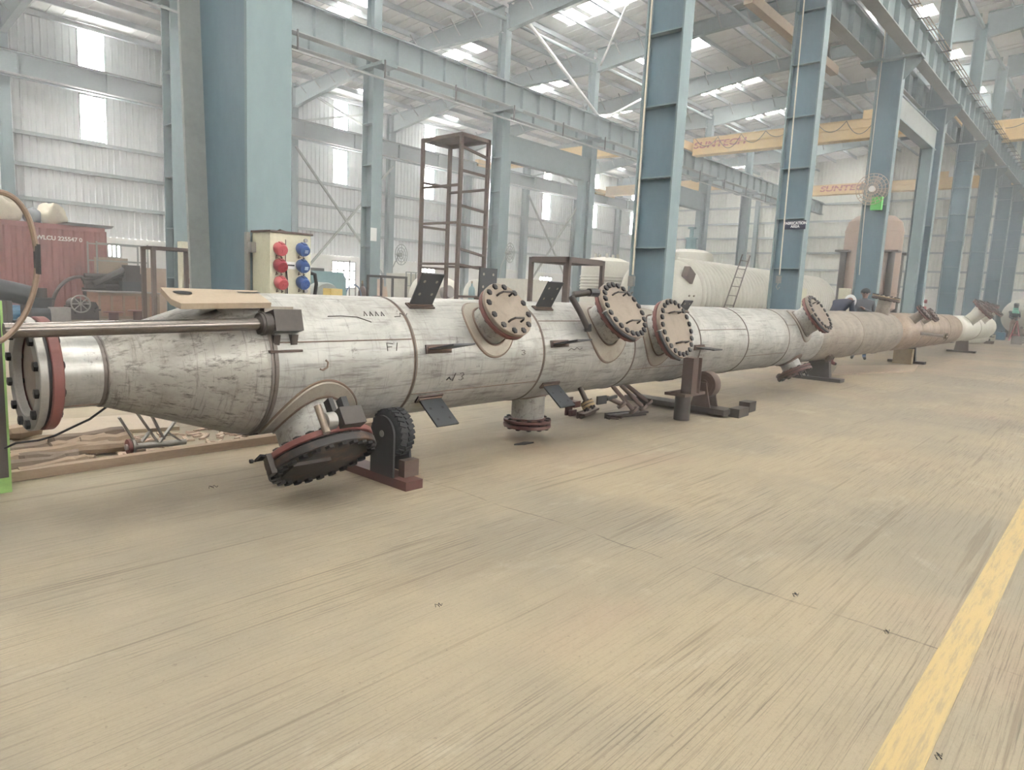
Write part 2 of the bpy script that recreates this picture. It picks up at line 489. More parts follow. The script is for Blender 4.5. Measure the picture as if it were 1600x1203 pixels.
# further rows overhead and behind, outside the picture, added to light the hall from above
for x in (-8, -1.9, 4.2, 10.3, 16.4): 
    for y in (18.1, 16.9, 15.7, 9.0, 7.6, 2.5, 1.2): SKY.append((x, y, (.75 if y < 5 else .6) if x < 12 else .5, .5))
for x in (22.5, 28.6, 34.7, 40.8, 46.9):
    for y in (2.2, .9): SKY.append((x, y, .6, .5))
for x in (-2, 4.2, 10.3, 16.4, 22.5, 28.6, 34.7, 40.8):
    for y in (-3.5, -4.7): SKY.append((x, y, .6, .5))
b = MB()
ys = sorted(set([-14, -1.5, YW + .1] + [round(v, 3) for s in SKY for v in (s[1] - s[3], s[1] + s[3])]))
xs = sorted(set([-14, XE] + [round(v, 3) for s in SKY for v in (s[0] - s[2], s[0] + s[2])]))
for x0, x1 in zip(xs[:-1], xs[1:]):
    for y0, y1 in zip(ys[:-1], ys[1:]):
        xm, ym = (x0 + x1) / 2, (y0 + y1) / 2
        if any(abs(xm - s[0]) < s[2] and abs(ym - s[1]) < s[3] for s in SKY): continue
        b.add([(x0, y0, roof_z(y0)), (x1, y0, roof_z(y0)), (x1, y1, roof_z(y1)), (x0, y1, roof_z(y1))], [(0, 1, 2, 3)])
ce = struct(b.build('ceiling', 'roof'))
b = MB()
x = -8
while x < XE:
    for y0, y1 in ((-14, -1.5), (-1.5, YW)):
        if not any(abs(x - s[0]) < s[2] + .05 for s in SKY):
            b.bar((x, y0, roof_z(y0) - .015), (x, y1, roof_z(y1) - .015), .05, .03)
    x += .5
b.build('roof_rib', 'roof', ce)
y = YW - .6
PY = []
while y > -13.5:
    PY.append(y); y -= 1.45
for y in PY:
    b = MB(); z = roof_z(y)
    b.bb(-8, XE, y - .01, y + .01, z - .24, z - .03); b.bb(-8, XE, y - .08, y + .01, z - .25, z - .235); b.bb(-8, XE, y - .01, y + .08, z - .05, z - .03)
    b.build('purlin', 'purlin', ce)
for i, (x, y, a, c_) in enumerate(SKY):
    b = MB(); b.add([(x - a, y - c_, roof_z(y - c_) + .02), (x + a, y - c_, roof_z(y - c_) + .02), (x + a, y + c_, roof_z(y + c_) + .02), (x - a, y + c_, roof_z(y + c_) + .02)], [(0, 1, 2, 3)])
    b.build('skylight', 'pane', ce)

# ------------------------------------------------------------ steel frame
BX = [2.96, 9.67, 15.45, 21.7, 27.6, 33.7, 39.8, 45.8, 51.8]
CX = [7.75, 13.95, 20.0, 25.85, 31.9, 37.2, 42.9, 48.8]
ZC = 8.15


def hcol(x, y0, y1, z0, z1, fw, parent, mat='column', wmat='column_shaded', stiff=(), y1top=None, ft=.03):
    y1t = y1 if y1top is None else y1top
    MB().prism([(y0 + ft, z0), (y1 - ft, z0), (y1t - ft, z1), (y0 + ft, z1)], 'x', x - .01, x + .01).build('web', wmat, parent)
    MB().bb(x - fw / 2, x + fw / 2, y0, y0 + ft, z0, z1).build('flange', mat, parent)
    MB().prism([(y1 - ft, z0), (y1, z0), (y1t, z1), (y1t - ft, z1)], 'x', x - fw / 2, x + fw / 2).build('flange', 'palegrey' if y1top else mat, parent)  # far flange of the tapered column takes a paler grey
    for z in stiff:
        MB().bb(x - fw / 2 + .01, x - .01, y0 + ft, y1 + (y1t - y1) * (z - z0) / (z1 - z0) - ft, z - .01, z + .01).build('stiffener', mat, parent)


ORD = ['second', 'third', 'fourth', 'fifth', 'sixth', 'seventh', 'eighth', 'ninth']
g = T('steel_column', 'huge blue-grey tapered steel column right behind the socket panel', 'column', (BX[0], 5.9, 0))
hcol(BX[0], 5.4, 6.43, 0, ZC, .39, g, 'column', 'column_shaded', (), 6.95, .04)
MB().bb(BX[0] - .3, BX[0] + .3, 5.3, 6.6, 0, .04).build('base_plate', 'darksteel', g)
MB().bb(BX[0] - .12, BX[0] + .12, 5.9, 6.3, ZC, roof_z(6) - .7).build('upper_shaft', 'column', g)
bl = ['blue steel column behind the largest bolted manway covers, cable running down its web',
      'blue steel column carrying the FABRICATION AREA sign',
      'blue steel column with a round fan and bright green box on it',
      'blue-green column just right of the brown standing vessel',
      'steel column second to the right of the fan column, narrow with beige edge',
      'steel column third to the right of the fan column',
      'steel column fourth to the right of the fan column',
      'most distant steel column of the row behind the long vessel']
for i, x in enumerate(BX[1:]):
    g = T('steel_column', bl[i], 'column', (x, 5.7, 0), 'columns of the row behind the long vessel')
    fw = .28
    mt = 'column'
    st = [1.0 + 1.07 * k for k in range(7)] if i in (0, 1, 4, 6, 7) else [4.2]
    hcol(x, YB0, YB1, 0, ZC, fw, g, mt, 'column_shaded', st)
    MB().bb(x - .22, x + .22, 5.3, 6.15, 0, .035).build('base_plate', 'darksteel', g)
    MB().bb(x - .22, x + .22, 4.98, 6.5, ZC - .06, ZC).build('cap_plate', 'girder', g)
    MB().prism([(YB0, ZC - .6), (YB0, ZC - .06), (5.02, ZC - .06), (5.02, ZC - .2)], 'x', x - .015, x + .015).build('bracket', 'girder', g)
    b = MB(); b.bb(x - .01, x + .01, 5.55, 5.95, ZC, roof_z(5.7) - .65); b.bb(x - .13, x + .13, 5.53, 5.56, ZC, roof_z(5.7) - .65); b.bb(x - .13, x + .13, 5.94, 5.97, ZC, roof_z(5.7) - .65)
    b.build('upper_shaft', 'column', g)
cl = ['pale column left of the huge tapered column, behind the red container', 'pale blue column between the socket panel and the tall ladder tower, small white notice on it',
      'pale blue column just right of the tall ladder tower', 'pale blue column right of the low table frame, beside the portal beam', 'pale column left of the corrugated tank top, seen through the bay',
      'pale column above the corrugated tank, second from its left end', 'pale column beside the left edge of the FABRICATION AREA column', 'pale far column hidden mostly by nearer columns']
for i, x in enumerate(CX):
    g = T('steel_column', cl[i], 'column', (x, 18.9, 0), 'columns of the middle row')
    hcol(x, 18.65, 19.2, 0, ZC - .1, .4, g, 'column', 'column', [1.2 + 1.3 * k for k in range(5)] if i in (0, 1, 2) else [4])
    MB().bb(x - .3, x + .3, 18.5, 19.35, 0, .03).build('base_plate', 'darksteel', g)
    MB().bb(x - .3, x + .3, 18.1, 19.65, ZC - .1, ZC).build('cap_plate', 'girder', g)
    b = MB(); zt = roof_z(18.9) - .6; b.bb(x - .01, x + .01, 18.75, 19.1, ZC, zt); b.bb(x - .15, x + .15, 18.73, 18.76, ZC, zt); b.bb(x - .15, x + .15, 19.09, 19.12, ZC, zt)
    b.build('upper_shaft', 'column', g)
for i, x in enumerate([1.0, 7.05, 13.1, 19.1, 25.3, 31.5, 37.2, 43.1, 49]):
    b = MB(); b.bb(x - .01, x + .01, 32.35, 32.75, 0, 11); b.bb(x - .17, x + .17, 32.33, 32.36, 0, 11); b.bb(x - .17, x + .17, 32.74, 32.77, 0, 11)
    b.build('wall_column', 'column', wl)
b = MB()
for (x0, x1) in ((19.1, 25.3), (37.2, 43.1)):
    for s in (0, 1):
        b.bar((x0 if s else x1, 32.3, 1.2), (x1 if s else x0, 32.3, 8.0), .1, .1)
        b.bar((x0 if s else x1, 32.3, 9.2), (x1 if s else x0, 32.3, 11), .1, .1)
b.build('cross_brace', 'palegrey', wl)


def girder(name, label, y, z0, z1, x0, x1, stf, fw=.32, mat='girder', group='crane runway girders'):
    g = T(name, label, 'girder', ((x0 + x1) / 2, y, z0), group)
    MB().bb(x0, x1, y - .012, y + .012, z0, z1).build('web', mat, g)
    MB().bb(x0, x1, y - fw / 2, y + fw / 2, z1 - .03, z1).build('top_flange', mat, g)
    MB().bb(x0, x1, y - fw / 2, y + fw / 2, z0, z0 + .03).build('bottom_flange', 'palegrey', g)
    MB().bb(x0, x1, y - .035, y + .035, z1, z1 + .07).build('rail', 'darksteel', g)
    x = x0 + .4; o = MB().bb(x - .012, x + .012, y - fw / 2 + .02, y + fw / 2 - .02, z0 + .03, z1 - .03).build('stiffener', mat, g)
    k = 1
    while x + k * stf < x1:
        c = o.copy(); C.objects.link(c); c.parent = g; c.location.x = k * stf; k += 1
    return g


gn = girder('crane_girder', 'nearest crane girder running over the column row at the upper right', 5.22, ZC, ZC + .8, -8, XE - .6, 1.0)
gf = girder('crane_girder', 'crane girder on the far side of the upper right column row', 6.28, ZC, ZC + .8, -8, XE - .6, 1.0)
gc = girder('crane_girder', 'pale girder crossing from upper left to centre over the middle column row, near side', 18.35, ZC, ZC + .85, -8, XE - .6, 1.0)
gd = girder('crane_girder', 'pale girder of the middle column row, side facing the windowed wall', 19.45, ZC, ZC + .85, -8, XE - .6, 1.5)
ge = girder('crane_girder', 'crane girder running along the windowed wall between its two window rows', 32.0, 8.4, 9.2, -8, XE - .6, 3)
MB().bb(-8, XE - .6, 32.1, 32.34, 8.35, 8.4).build('bracket', 'girder', ge)
# conductor rail with rungs on the nearest girder
g = T('conductor_rail', 'ladder-like conductor rail along the top edge of the nearest crane girder', 'rail', (20, 4.95, 8.9))
b = MB()
for y in (4.82, 4.9, 4.98): b.bb(-8, XE - 1, y - .008, y + .008, 8.86, 8.88)
b.build('bus_bar', 'ochre', g)
b = MB(); x = -7
while x < XE - 1: b.bb(x - .012, x + .012, 4.78, 5.06, 8.82, 8.85); x += 1.0
b.build('bracket', 'darksteel', g)
for (yy, lb) in ((18.0, 'thin pipe rail hung on rods under the pale middle girder'), (6.75, 'beige cable channel hung left of the upper right girder')):
    g = T('hanging_channel', lb, 'channel', (20, yy, 7.5))
    b = MB(); 
    if yy > 10: b.bb(-2, 50, yy - .03, yy + .03, 7.55, 7.6)
    else: b.bb(14.5, 20.2, yy - .1, yy + .1, 7.5, 7.72)
    b.build('channel', 'palegrey' if yy > 10 else 'plate', g)
    x = 1.7 if yy > 10 else 15
    while x < (49 if yy > 10 else 20.2): MB().bb(x - .02, x + .02, yy - .02, yy + .02, 7.6, 8.15).build('hanger_rod', 'darksteel', g); x += 3.0 if yy > 10 else 4.6

# portal beams
for (x0, x1, y, z0, z1, lb) in ((CX[2], CX[3], 18.95, 6.35, 7.3, 'pale portal beam between two middle-row columns, right of the ladder tower'),
                                (CX[4] + 0, CX[5] + 0, 18.95, 6.35, 7.3, 'grey portal beam between middle-row columns above the corrugated tank'),
                                (BX[3], BX[4], 5.75, 6.75, 7.4, 'beige-grey portal beam right of the fan column, high up')):
    g = T('portal_beam', lb, 'beam', ((x0 + x1) / 2, y, z0))
    MB().bb(x0 + .02, x1 - .02, y - .12, y + .12, z0, z1).build('web', 'palegrey' if y < 10 else 'girder', g)
    b = MB()
    for z in (z0, z1): b.bb(x0 + .02, x1 - .02, y - .17, y + .17, z - .02, z + .02)
    b.build('flange', 'girder', g)
    b = MB()
    for xx in (x0 + .35, x1 - .35): b.bb(xx - .15, xx + .15, y - .16, y + .16, 0, z0)
    b.build('post', 'column', g)

# rafters and roof bracing
def rafter(label, a, b_, d0=.75, d1=.75, haunch=True):
    g = T('roof_beam', label, 'roof beam', ((a[0] + b_[0]) / 2, (a[1] + b_[1]) / 2, roof_z(a[1]) - d0), 'roof beams under the sheeting')
    b = MB(); n = 8; pts = []
    for i in range(n + 1):
        t_ = i / n; x = a[0] + (b_[0] - a[0]) * t_; y = a[1] + (b_[1] - a[1]) * t_
        d = .5 + (.45 * (1 - min(t_, 1 - t_) / .35) if haunch and min(t_, 1 - t_) < .35 else 0)
        pts.append((x, y, roof_z(y) - .24, roof_z(y) - .24 - d))
    for p, q in zip(pts[:-1], pts[1:]):
        b.add([(p[0] - .01, p[1], p[3]), (q[0] - .01, q[1], q[3]), (q[0] - .01, q[1], q[2]), (p[0] - .01, p[1], p[2]),
               (p[0] + .01, p[1], p[3]), (q[0] + .01, q[1], q[3]), (q[0] + .01, q[1], q[2]), (p[0] + .01, p[1], p[2])], [(0, 1, 2, 3), (7, 6, 5, 4), (0, 4, 5, 1), (2, 6, 7, 3)])
    b.build('web', 'girder', g)
    f = MB()
    for p, q in zip(pts[:-1], pts[1:]): f.bar((p[0], p[1], p[3]), (q[0], q[1], q[3]), .24, .025)
    f.build('bottom_flange', 'girder', g)
    f = MB()
    for p, q in zip(pts[:-1], pts[1:]): f.bar((p[0], p[1], p[2]), (q[0], q[1], q[2]), .24, .025)
    f.build('top_flange', 'girder', g)
    f = MB()
    for i in range(1, 12):
        t_ = i / 12; x = a[0] + (b_[0] - a[0]) * t_; y = a[1] + (b_[1] - a[1]) * t_
        for s in (-1, 1): f.bar((x, y, roof_z(y) - .7), (x + s * .55, y, roof_z(y) - .22), .04, .04)
    f.build('fly_brace', 'palegrey', g)


wx = [7.05, 13.1, 19.1, 25.3, 31.5, 37.2, 43.1, 49]
pos = ['first (leftmost)', 'second', 'third', 'fourth', 'fifth', 'sixth', 'seventh', 'eighth (farthest)']
for i in range(8):
    rafter('pale roof beam between the windowed wall and the middle columns, %s of its row counted from the camera' % pos[i], (wx[i], 32.6), (CX[i], 19.0))
for i in range(8):
    rafter('roof beam between the middle columns and the right-hand column row, %s of its row counted from the camera' % pos[i], (CX[i], 18.8), (BX[i + 1], 5.8))
for i in range(8):
    rafter('roof beam over the walkway side at the upper right, %s of its row counted from the camera' % pos[i], (BX[i + 1], 5.6), (BX[i + 1] + 2, -8.4))
g = T('roof_bracing', 'slanting tube braces rising from the middle girder to the roof beams', 'bracing', (20, 18.9, 9))
b = MB()
MB().cyl((20.0, 18.6, 12.0), (26.1, 18.6, 9.05), .07, 8).build('brace_tube', 'white', g)
MB().cyl((31.9, 18.6, 12.0), (26.3, 18.6, 9.1), .05, 8).build('brace_tube', 'white', g)
MB().cyl((25.85, 18.6, 11.3), (23.0, 15.5, 12.2), .05, 8).build('brace_tube', 'white', g)
# tie rods running along the roof
g = T('roof_tie', 'long horizontal struts along the hall just under the roof beams', 'strut', (20, 18.9, 11.2))
b = MB()
for y in (25.5, 18.9, 12.3, 5.7): b.cyl((-8, y, roof_z(y) - .75), (XE - .5, y, roof_z(y) - .75), .07, 8)
b.build('strut', 'girder', g)

# overhead cranes
def crane(label, x, y0, y1, z0, z1, txt=None, ty=None, tsz=.45, group=None, festoon=True, off=.0):
    g = T('overhead_crane', label, 'crane', (x, (y0 + y1) / 2, z0), group)
    MB().bb(x - .25, x + .25, y0 + .3, y1 - .3, z0, z1).build('bridge_beam', 'yellow', g)
    b = MB()
    for z in (z0 + .03, (z0 * .45 + z1 * .55), z1 - .02): b.bb(x - .3, x + .3, y0 + .3, y1 - .3, z - .02, z + .02)
    b.build('beam_edge', 'yellow', g)
    for y in (y0, y1):
        MB().bb(x - 1.3, x + 1.3, y - .16, y + .16, 9.04, 9.45).build('end_carriage', 'yellow', g)
    b = MB(); b.bb(x - .1, x + .7, y0 + 2.3, y0 + 3.6, z1 + .04, z1 + .4); b.build('trolley', 'yellow', g)
    b = MB(); b.bb(x - .25, x + .1, y0 + 2.6, y0 + 3.1, z1 + .04, z1 + .7); b.build('control_box', 'white', g)
    if festoon:
        b = MB(); n = 9; L = (y1 - y0 - 1) / n
        for k in range(n):
            pts = []
            for j in range(13):
                u = j / 12; pts.append((x - .38, y0 + .5 + L * (k + u), z1 - .05 - .62 * 4 * u * (1 - u) * (.55 + .45 * ((k * 7) % 5) / 4)))
            b.tube(pts, .014, 5)
        b.build('festoon_cable', 'rubber', g)
    if txt: text_mesh('lettering', txt, tsz, 'sockred', FACE_MX((x - .262, ty, (z0 + z1) / 2 + .05)), g, sx=1.5, shear=.15)
    return g


tc = PX(1127, 225, 34)
crane('nearer yellow overhead crane with red lettering, behind the two nearest blue columns', 34, 6.3, 18.35, 8.75, 9.6, 'SUNTECH', tc.y, .42)
tc = PX(1322, 303, 51)
crane('farther yellow overhead crane near the end wall, seen either side of the fan column', 51, 6.3, 18.35, 8.92, 9.6, 'SUNTECH', tc.y, .5, festoon=False)
crane('yellow overhead crane at the upper right edge with bunched hanging cables', 38, 5.2, -8, 8.92, 9.8)
b = MB()
for k in range(9):
    y = 4.0 - .1 * k; b.tube([(37.5, y, 9.7), (37.5, y - .02, 9.2), (37.5, y - .08, 8.6 - .05 * (k % 3)), (37.5, y - .14, 9.2), (37.5, y - .16, 9.7)], .016, 5)
tag(b.build('hanging_cable', 'rubber', org=(37.5, 3.6, 9)), 'bunch of dark cable loops hanging from the crane at the upper right', 'cable')
crane('pale yellow crane in the windowed bay, nearer one seen through the portal beam frame', 33, 19.45, 32, 9.0, 9.7, festoon=False)
crane('pale yellow crane in the windowed bay, farther one toward the end wall', 46, 19.45, 32, 9.0, 9.7, festoon=False)

# ------------------------------------------------------------ the long vessel
YV, R, ZV = 3.9, .4225, .791
V = T('pressure_vessel', 'long pale stainless pressure vessel lying across the picture with bolted manway covers', 'vessel', (5, YV, .37))
VX = Matrix(((0, 0, 1, 0), (1, 0, 0, YV), (0, 1, 0, ZV), (0, 0, 0, 1)))    # local z -> X, x -> Y, y -> Z
X_END = 11.2
MB().lathe([(.181, .94), (.181, 1.18)], 64, VX, cap=False).build('end_pipe', 'pipe', V)
MB().lathe([(.181, 1.18), (.19, 1.2), (.262, 1.42), (.35, 1.68), (.408, 1.86), (R, 1.94)], 96, VX, cap=False).build('cone', 'cone', V)
cuts = [1.94, 2.95, 4.30, 5.68, 7.05, 8.34, 9.74, X_END]
for a, c_ in zip(cuts[:-1], cuts[1:]):
    MB().lathe([(R, a), (R, c_)], 96, VX, cap=False).build('shell_course', 'shell', V)
def ring_seams(xs, mat_tint, parent, r=R, wd=.03):
    for x in xs:
        rr = .181 if abs(x - 1.18) < .01 else r
        MB().lathe([(rr + .0005, x - wd), (rr + .002, x - wd), (rr + .002, x + wd), (rr + .0005, x + wd)], 96, VX, cap=False).build('heat_tint', mat_tint, parent)
        b = MB(); n = 72
        b.tube([(x + .0015 * math.sin(i * 2.3), YV - (rr + .001) * math.cos(2 * PI * i / n), ZV + (rr + .001) * math.sin(2 * PI * i / n)) for i in range(n)], .007, 6, closed=True)
        b.build('weld_seam', 'bead', parent)
ring_seams([1.18, 1.94], 'bead', V, wd=.022)
ring_seams(cuts[1:-1], 'weld', V, wd=.014)


def on_shell(x, al, r=R + .001):
    a = math.radians(al); return Vector((x, YV - r * math.cos(a), ZV + r * math.sin(a)))


# lengthwise seams
for (x0, x1, al) in ((2.97, 4.28, -31), (1.96, 2.93, 22), (4.32, 5.66, 40), (5.7, 7.03, -28), (7.07, 8.32, 24), (8.36, 9.72, -24), (9.76, X_END - .02, 30), (.98, 1.17, -60)):
    r_ = .181 if x1 < 1.3 else R
    b = MB(); b.tube([on_shell(x0 + (x1 - x0) * k / 6, al, r_ + .0008) for k in range(7)], .004, 6); b.build('weld_seam', 'weld', V)


def nozzle_frame(x, al):
    a = math.radians(al); d = Vector((0, -math.cos(a), math.sin(a))); ex = Vector((1, 0, 0)); et = d.cross(ex)
    return Matrix(((ex.x, et.x, d.x, x), (ex.y, et.y, d.y, YV), (ex.z, et.z, d.z, ZV), (0, 0, 0, 1)))


bolt_me = {}
def bolt_mesh(s, ln, mat='bolt'):
    key = (s, ln, mat)
    if key not in bolt_me:
        b = MB()
        b.lathe([(s * .5, -ln / 2 - s * .55), (s * .5, ln / 2 + s * .55)], 10)
        for z in (-ln / 2 - s * .42, ln / 2 - s * .42 + s * .12): b.lathe([(s * .84, z), (s * .92, z + s * .08), (s * .92, z + s * .72), (s * .84, z + s * .8)], 6)
        o = b.build('bolt', mat); me = o.data; bpy.data.objects.remove(o); bolt_me[key] = me
    return bolt_me[key]


def nozzle(x, al, L, rp, rf, rpad, nb, t1=.035, t2=.04, cov='cover', handles=2, bs=.028, gap=.012, individual=True, red='red', pipe='shell', parent=V, rsh=R, padmat='pad', blind=True, phase=0.0, hub=False):
    F = nozzle_frame(x, al)
    MB().lathe([(rp, rsh * .55), (rp, L - t1 - t2 - gap)], 48, F, cap=False).build('nozzle_neck', pipe, parent)
    if rpad:
        b = MB(); n = 48; rr = [rp * .98, rp + .01, rpad - .01, rpad]; hh = [.001, .013, .013, .001]
        vs = []
        for q, h in zip(rr, hh):
            for i in range(n):
                f = 2 * PI * i / n; u = q * math.cos(f); v = min(.97, max(-.97, q * math.sin(f) / rsh)); dl = math.asin(v)
                vs.append((u, (rsh + h) * math.sin(dl), (rsh + h) * math.cos(dl)))
        b.add(vs, [(j * n + i, j * n + (i + 1) % n, (j + 1) * n + (i + 1) % n, (j + 1) * n + i) for j in range(3) for i in range(n)], F)
        b.build('reinforcing_pad', padmat, parent)
    b = MB(); n = 60
    for q in ([rp + .006] + ([rpad] if rpad else [])):
        pts = []
        for i in range(n):
            f = 2 * PI * i / n; dl = math.asin(min(.97, max(-.97, q * math.sin(f) / rsh)))
            h = rsh + (.014 if (rpad and q < rpad) else .002)
            pts.append(F @ Vector((q * math.cos(f), h * math.sin(dl), h * math.cos(dl))))
        b.tube(pts, .008 if rp > .1 else .005, 6, closed=True)
    b.build('nozzle_weld', 'weld', parent)
    zf = L - t2 - gap - t1
    MB().lathe([(rp * .95, zf - .02), (rp + .03 if hub else rp + .012, zf - .004), (rf - .004, zf), (rf, zf + .004), (rf, zf + t1 - .004), (rf - .004, zf + t1), (rp * .9, zf + t1)], 64, F, cap=False).build('flange', red, parent)
    MB().lathe([(rf - .025, zf + t1), (rf - .025, zf + t1 + gap)], 48, F, cap=False).build('gasket', 'bolt', parent)
    if not blind: return F, None
    zc = L - t2
    cv = MB().lathe([(.001, zc), (rf - .004, zc), (rf, zc + .004), (rf, L - .005), (rf - .005, L), (.001, L)], 64, F, cap=False).build('blind_cover', cov, parent)
    root = V if parent is None else parent
    base = Matrix.Translation(-Vector(root.location))
    rb = rf - bs * 1.15
    me = bolt_mesh(bs, t1 + t2 + gap)
    mid = zf + (t1 + t2 + gap) / 2
    if individual:
        for i in range(nb):
            f = 2 * PI * (i + .5 + phase) / nb
            o = bpy.data.objects.new('bolt', me); C.objects.link(o); o.parent = cv
            o.matrix_local = base @ F @ Matrix.Translation((rb * math.cos(f), rb * math.sin(f), mid))
    else:
        b = MB()
        for i in range(nb):
            f = 2 * PI * (i + .5) / nb; Q = F @ Matrix.Translation((rb * math.cos(f), rb * math.sin(f), mid))
            b.add([v.co for v in me.vertices], [tuple(p.vertices) for p in me.polygons], Q)
        o = b.build('bolt_ring', 'bolt', cv); o['kind'] = 'stuff'
    for k in range(handles):
        s = (1 if k == 0 else -1) * rf * .5; hw = rf * .3
        pts = [(-hw, s, L), (-hw, s, L + .03), (-hw + .02, s, L + .055), (hw - .02, s, L + .055), (hw, s, L + .03), (hw, s, L)]
        MB().tube([F @ Vector(p) for p in pts], .0085, 8).build('handle', 'darksteel', cv)
    return F, cv


# N0: end flange with loose steel ring at the left
FE = Matrix(((0, 0, -1, .90), (1, 0, 0, YV), (0, -1, 0, ZV), (0, 0, 0, 1)))
MB().lathe([(.182, -.085), (.2, -.07), (.272, -.066), (.277, -.06), (.277, -.022), (.272, -.018), (.18, -.018)], 64, FE, cap=False).build('flange', 'red', V)
MB().lathe([(.262, -.018), (.262, -.004)], 48, FE, cap=False).build('gasket', 'bolt', V)
ring = MB().lathe([(.2, -.004), (.27, -.004), (.275, 0), (.275, .03), (.271, .034), (.204, .034), (.2, .03), (.2, -.004)], 64, FE, cap=False).build('ring_flange', 'steel', V)
MB().lathe([(.0005, -.012), (.2, -.012), (.21, -.016)], 48, FE, cap=False).build('closing_disc', 'cover', V)
me = bolt_mesh(.026, .1)
for i in range(12):
    f = 2 * PI * (i + .5) / 12
    o = bpy.data.objects.new('bolt', me); C.objects.link(o); o.parent = ring
    o.matrix_local = Matrix.Translation(-Vector(V.location)) @ FE @ Matrix.Translation((.243 * math.cos(f), .243 * math.sin(f), -.012))

F1, c1 = nozzle(2.27, -55, .70, .215, .33, .30, 24, .036, .05, 'blind_dark', 0, .032, .016)
F2, c2 = nozzle(3.72, 35, .655, .15, .222, .235, 12, .03, .035, 'cover', 2, .026)
F3, c3 = nozzle(5.24, 35, .68, .19, .292, .32, 22, .034, .04, 'cover', 2, .03)
F4, c4 = nozzle(6.14, 20, .64, .2, .305, .3, 22, .034, .04, 'cover', 2, .03)
F5, c5 = nozzle(10.42, 35, .70, .2, .30, .27, 20, .034, .04, 'cover', 1, .034)
F6, c6 = nozzle(10.43, -60, .62, .14, .26, .2, 12, .03, .035, 'reddark', 0, .03, individual=False, red='reddark', padmat='weld')
F7, c7 = nozzle(4.63, -90, .695, .148, .215, 0, 12, .028, .032, 'reddark', 0, .024, individual=False, red='reddark')
MB().bb(-.004, .004, -.16, -.15, .4, .62, F7).build('neck_seam', 'weld', V)
# handles hanging under N6
b = MB()
for s in (-.12, .12): b.tube([F6 @ Vector((s - .04, .12, .62)), F6 @ Vector((s - .04, .12, .69)), F6 @ Vector((s + .04, .12, .69)), F6 @ Vector((s + .04, .12, .62))], .009, 6)
b.build('handle', 'bolt', c6)
# drain nozzle
Ft = nozzle_frame(5.07, -55)
MB().lathe([(.024, .38), (.024, .6)], 20, Ft).build('drain_neck', 'darksteel', V)
b = MB(); b.lathe([(.062, .575), (.062, .595)], 24, Ft); b.lathe([(.062, .605), (.062, .625)], 24, Ft); dv = b.build('drain_flange', 'ochre', V)
b = MB(); b.lathe([(.056, .594), (.056, .606)], 24, Ft)
for i in range(6):
    f = 2 * PI * i / 6; b.lathe([(.012, .56), (.012, .645)], 6, Ft @ Matrix.Translation((.045 * math.cos(f), .045 * math.sin(f), 0)))
o = b.build('drain_bolt', 'bolt', dv); o['kind'] = 'stuff'

# mounting lugs: plate in the plane of the axis, on a small pad
def lug(x, al, mat='charcoal', ln=.25, wd=.2, tilt=0):
    F = nozzle_frame(x, al)
    b = MB(); b.box((0, 0, R + .008), (wd + .03, .06, .012), F); p = b.build('lug_pad', 'rust', V)
    b = MB(); b.box((0, 0, R + .016 + ln / 2), (wd, .012, ln), F)
    pl = b.build('mounting_lug', mat, V)
    b = MB()
    for sx in (-.055, .055):
        for sz in (.09, .19): b.lathe([(.011, -.0065), (.011, .0065)], 12, F @ Matrix.Translation((sx, 0, R + .016 + sz)) @ Matrix.Rotation(PI / 2, 4, 'X') )
    b.build('bolt_hole', 'pad' if al > 30 else 'bolt', pl)
    MB().box((0, 0, R + .018), (wd + .01, .03, .012), F).build('lug_weld', 'weld', V)


for x in (3.15, 4.50):
    for al in (60, 12, -38): lug(x, al)
lug(6.95, 60, 'charcoal', .13); lug(7.0, -2, 'charcoal', .22)
lug(4.02, 88, 'charcoal', .24)
# davit arm beside N3
b = MB(); 
p0 = F3 @ Vector((-.30, .02, .60)); 
a0 = P(1312 * 0 + 922, 457, 3.42); a1 = P(893, 460, 3.5); a2 = P(918, 512, 3.46)
b.tube([a0, a1 + Vector((.03, 0, .0)), a1 + Vector((0, 0, -.02)), (a1 + a2) / 2, a2], .027, 12)
b.build('davit_arm', 'darksteel', V)
b = MB(); b.cyl(a0 + Vector((-.02, 0, 0)), a0 + Vector((.1, 0, 0)), .036, 10); b.cyl(a2 + Vector((0, 0, .03)), a2 + Vector((.01, 0, -.03)), .033, 10); b.build('davit_collar', 'black', V)
# hinge arms along the rims of N3, N4, N5
for F, rf, L in ((F3, .292, .68), (F4, .305, .64), (F5, .30, .70)):
    b = MB(); n = 10
    pts = [F @ Vector(((rf + .015) * math.cos(a), (rf + .015) * math.sin(a), L - .02)) for a in [PI * (1.02 + .42 * i / n) for i in range(n + 1)]]
    b.tube(pts, .016, 8); b.build('hinge_bar', 'black', V)
    b = MB(); b.tube([pts[0] + (pts[0] - pts[1]) * .2, pts[0]], .026, 12); b.build('hinge_pin', 'steel', V)
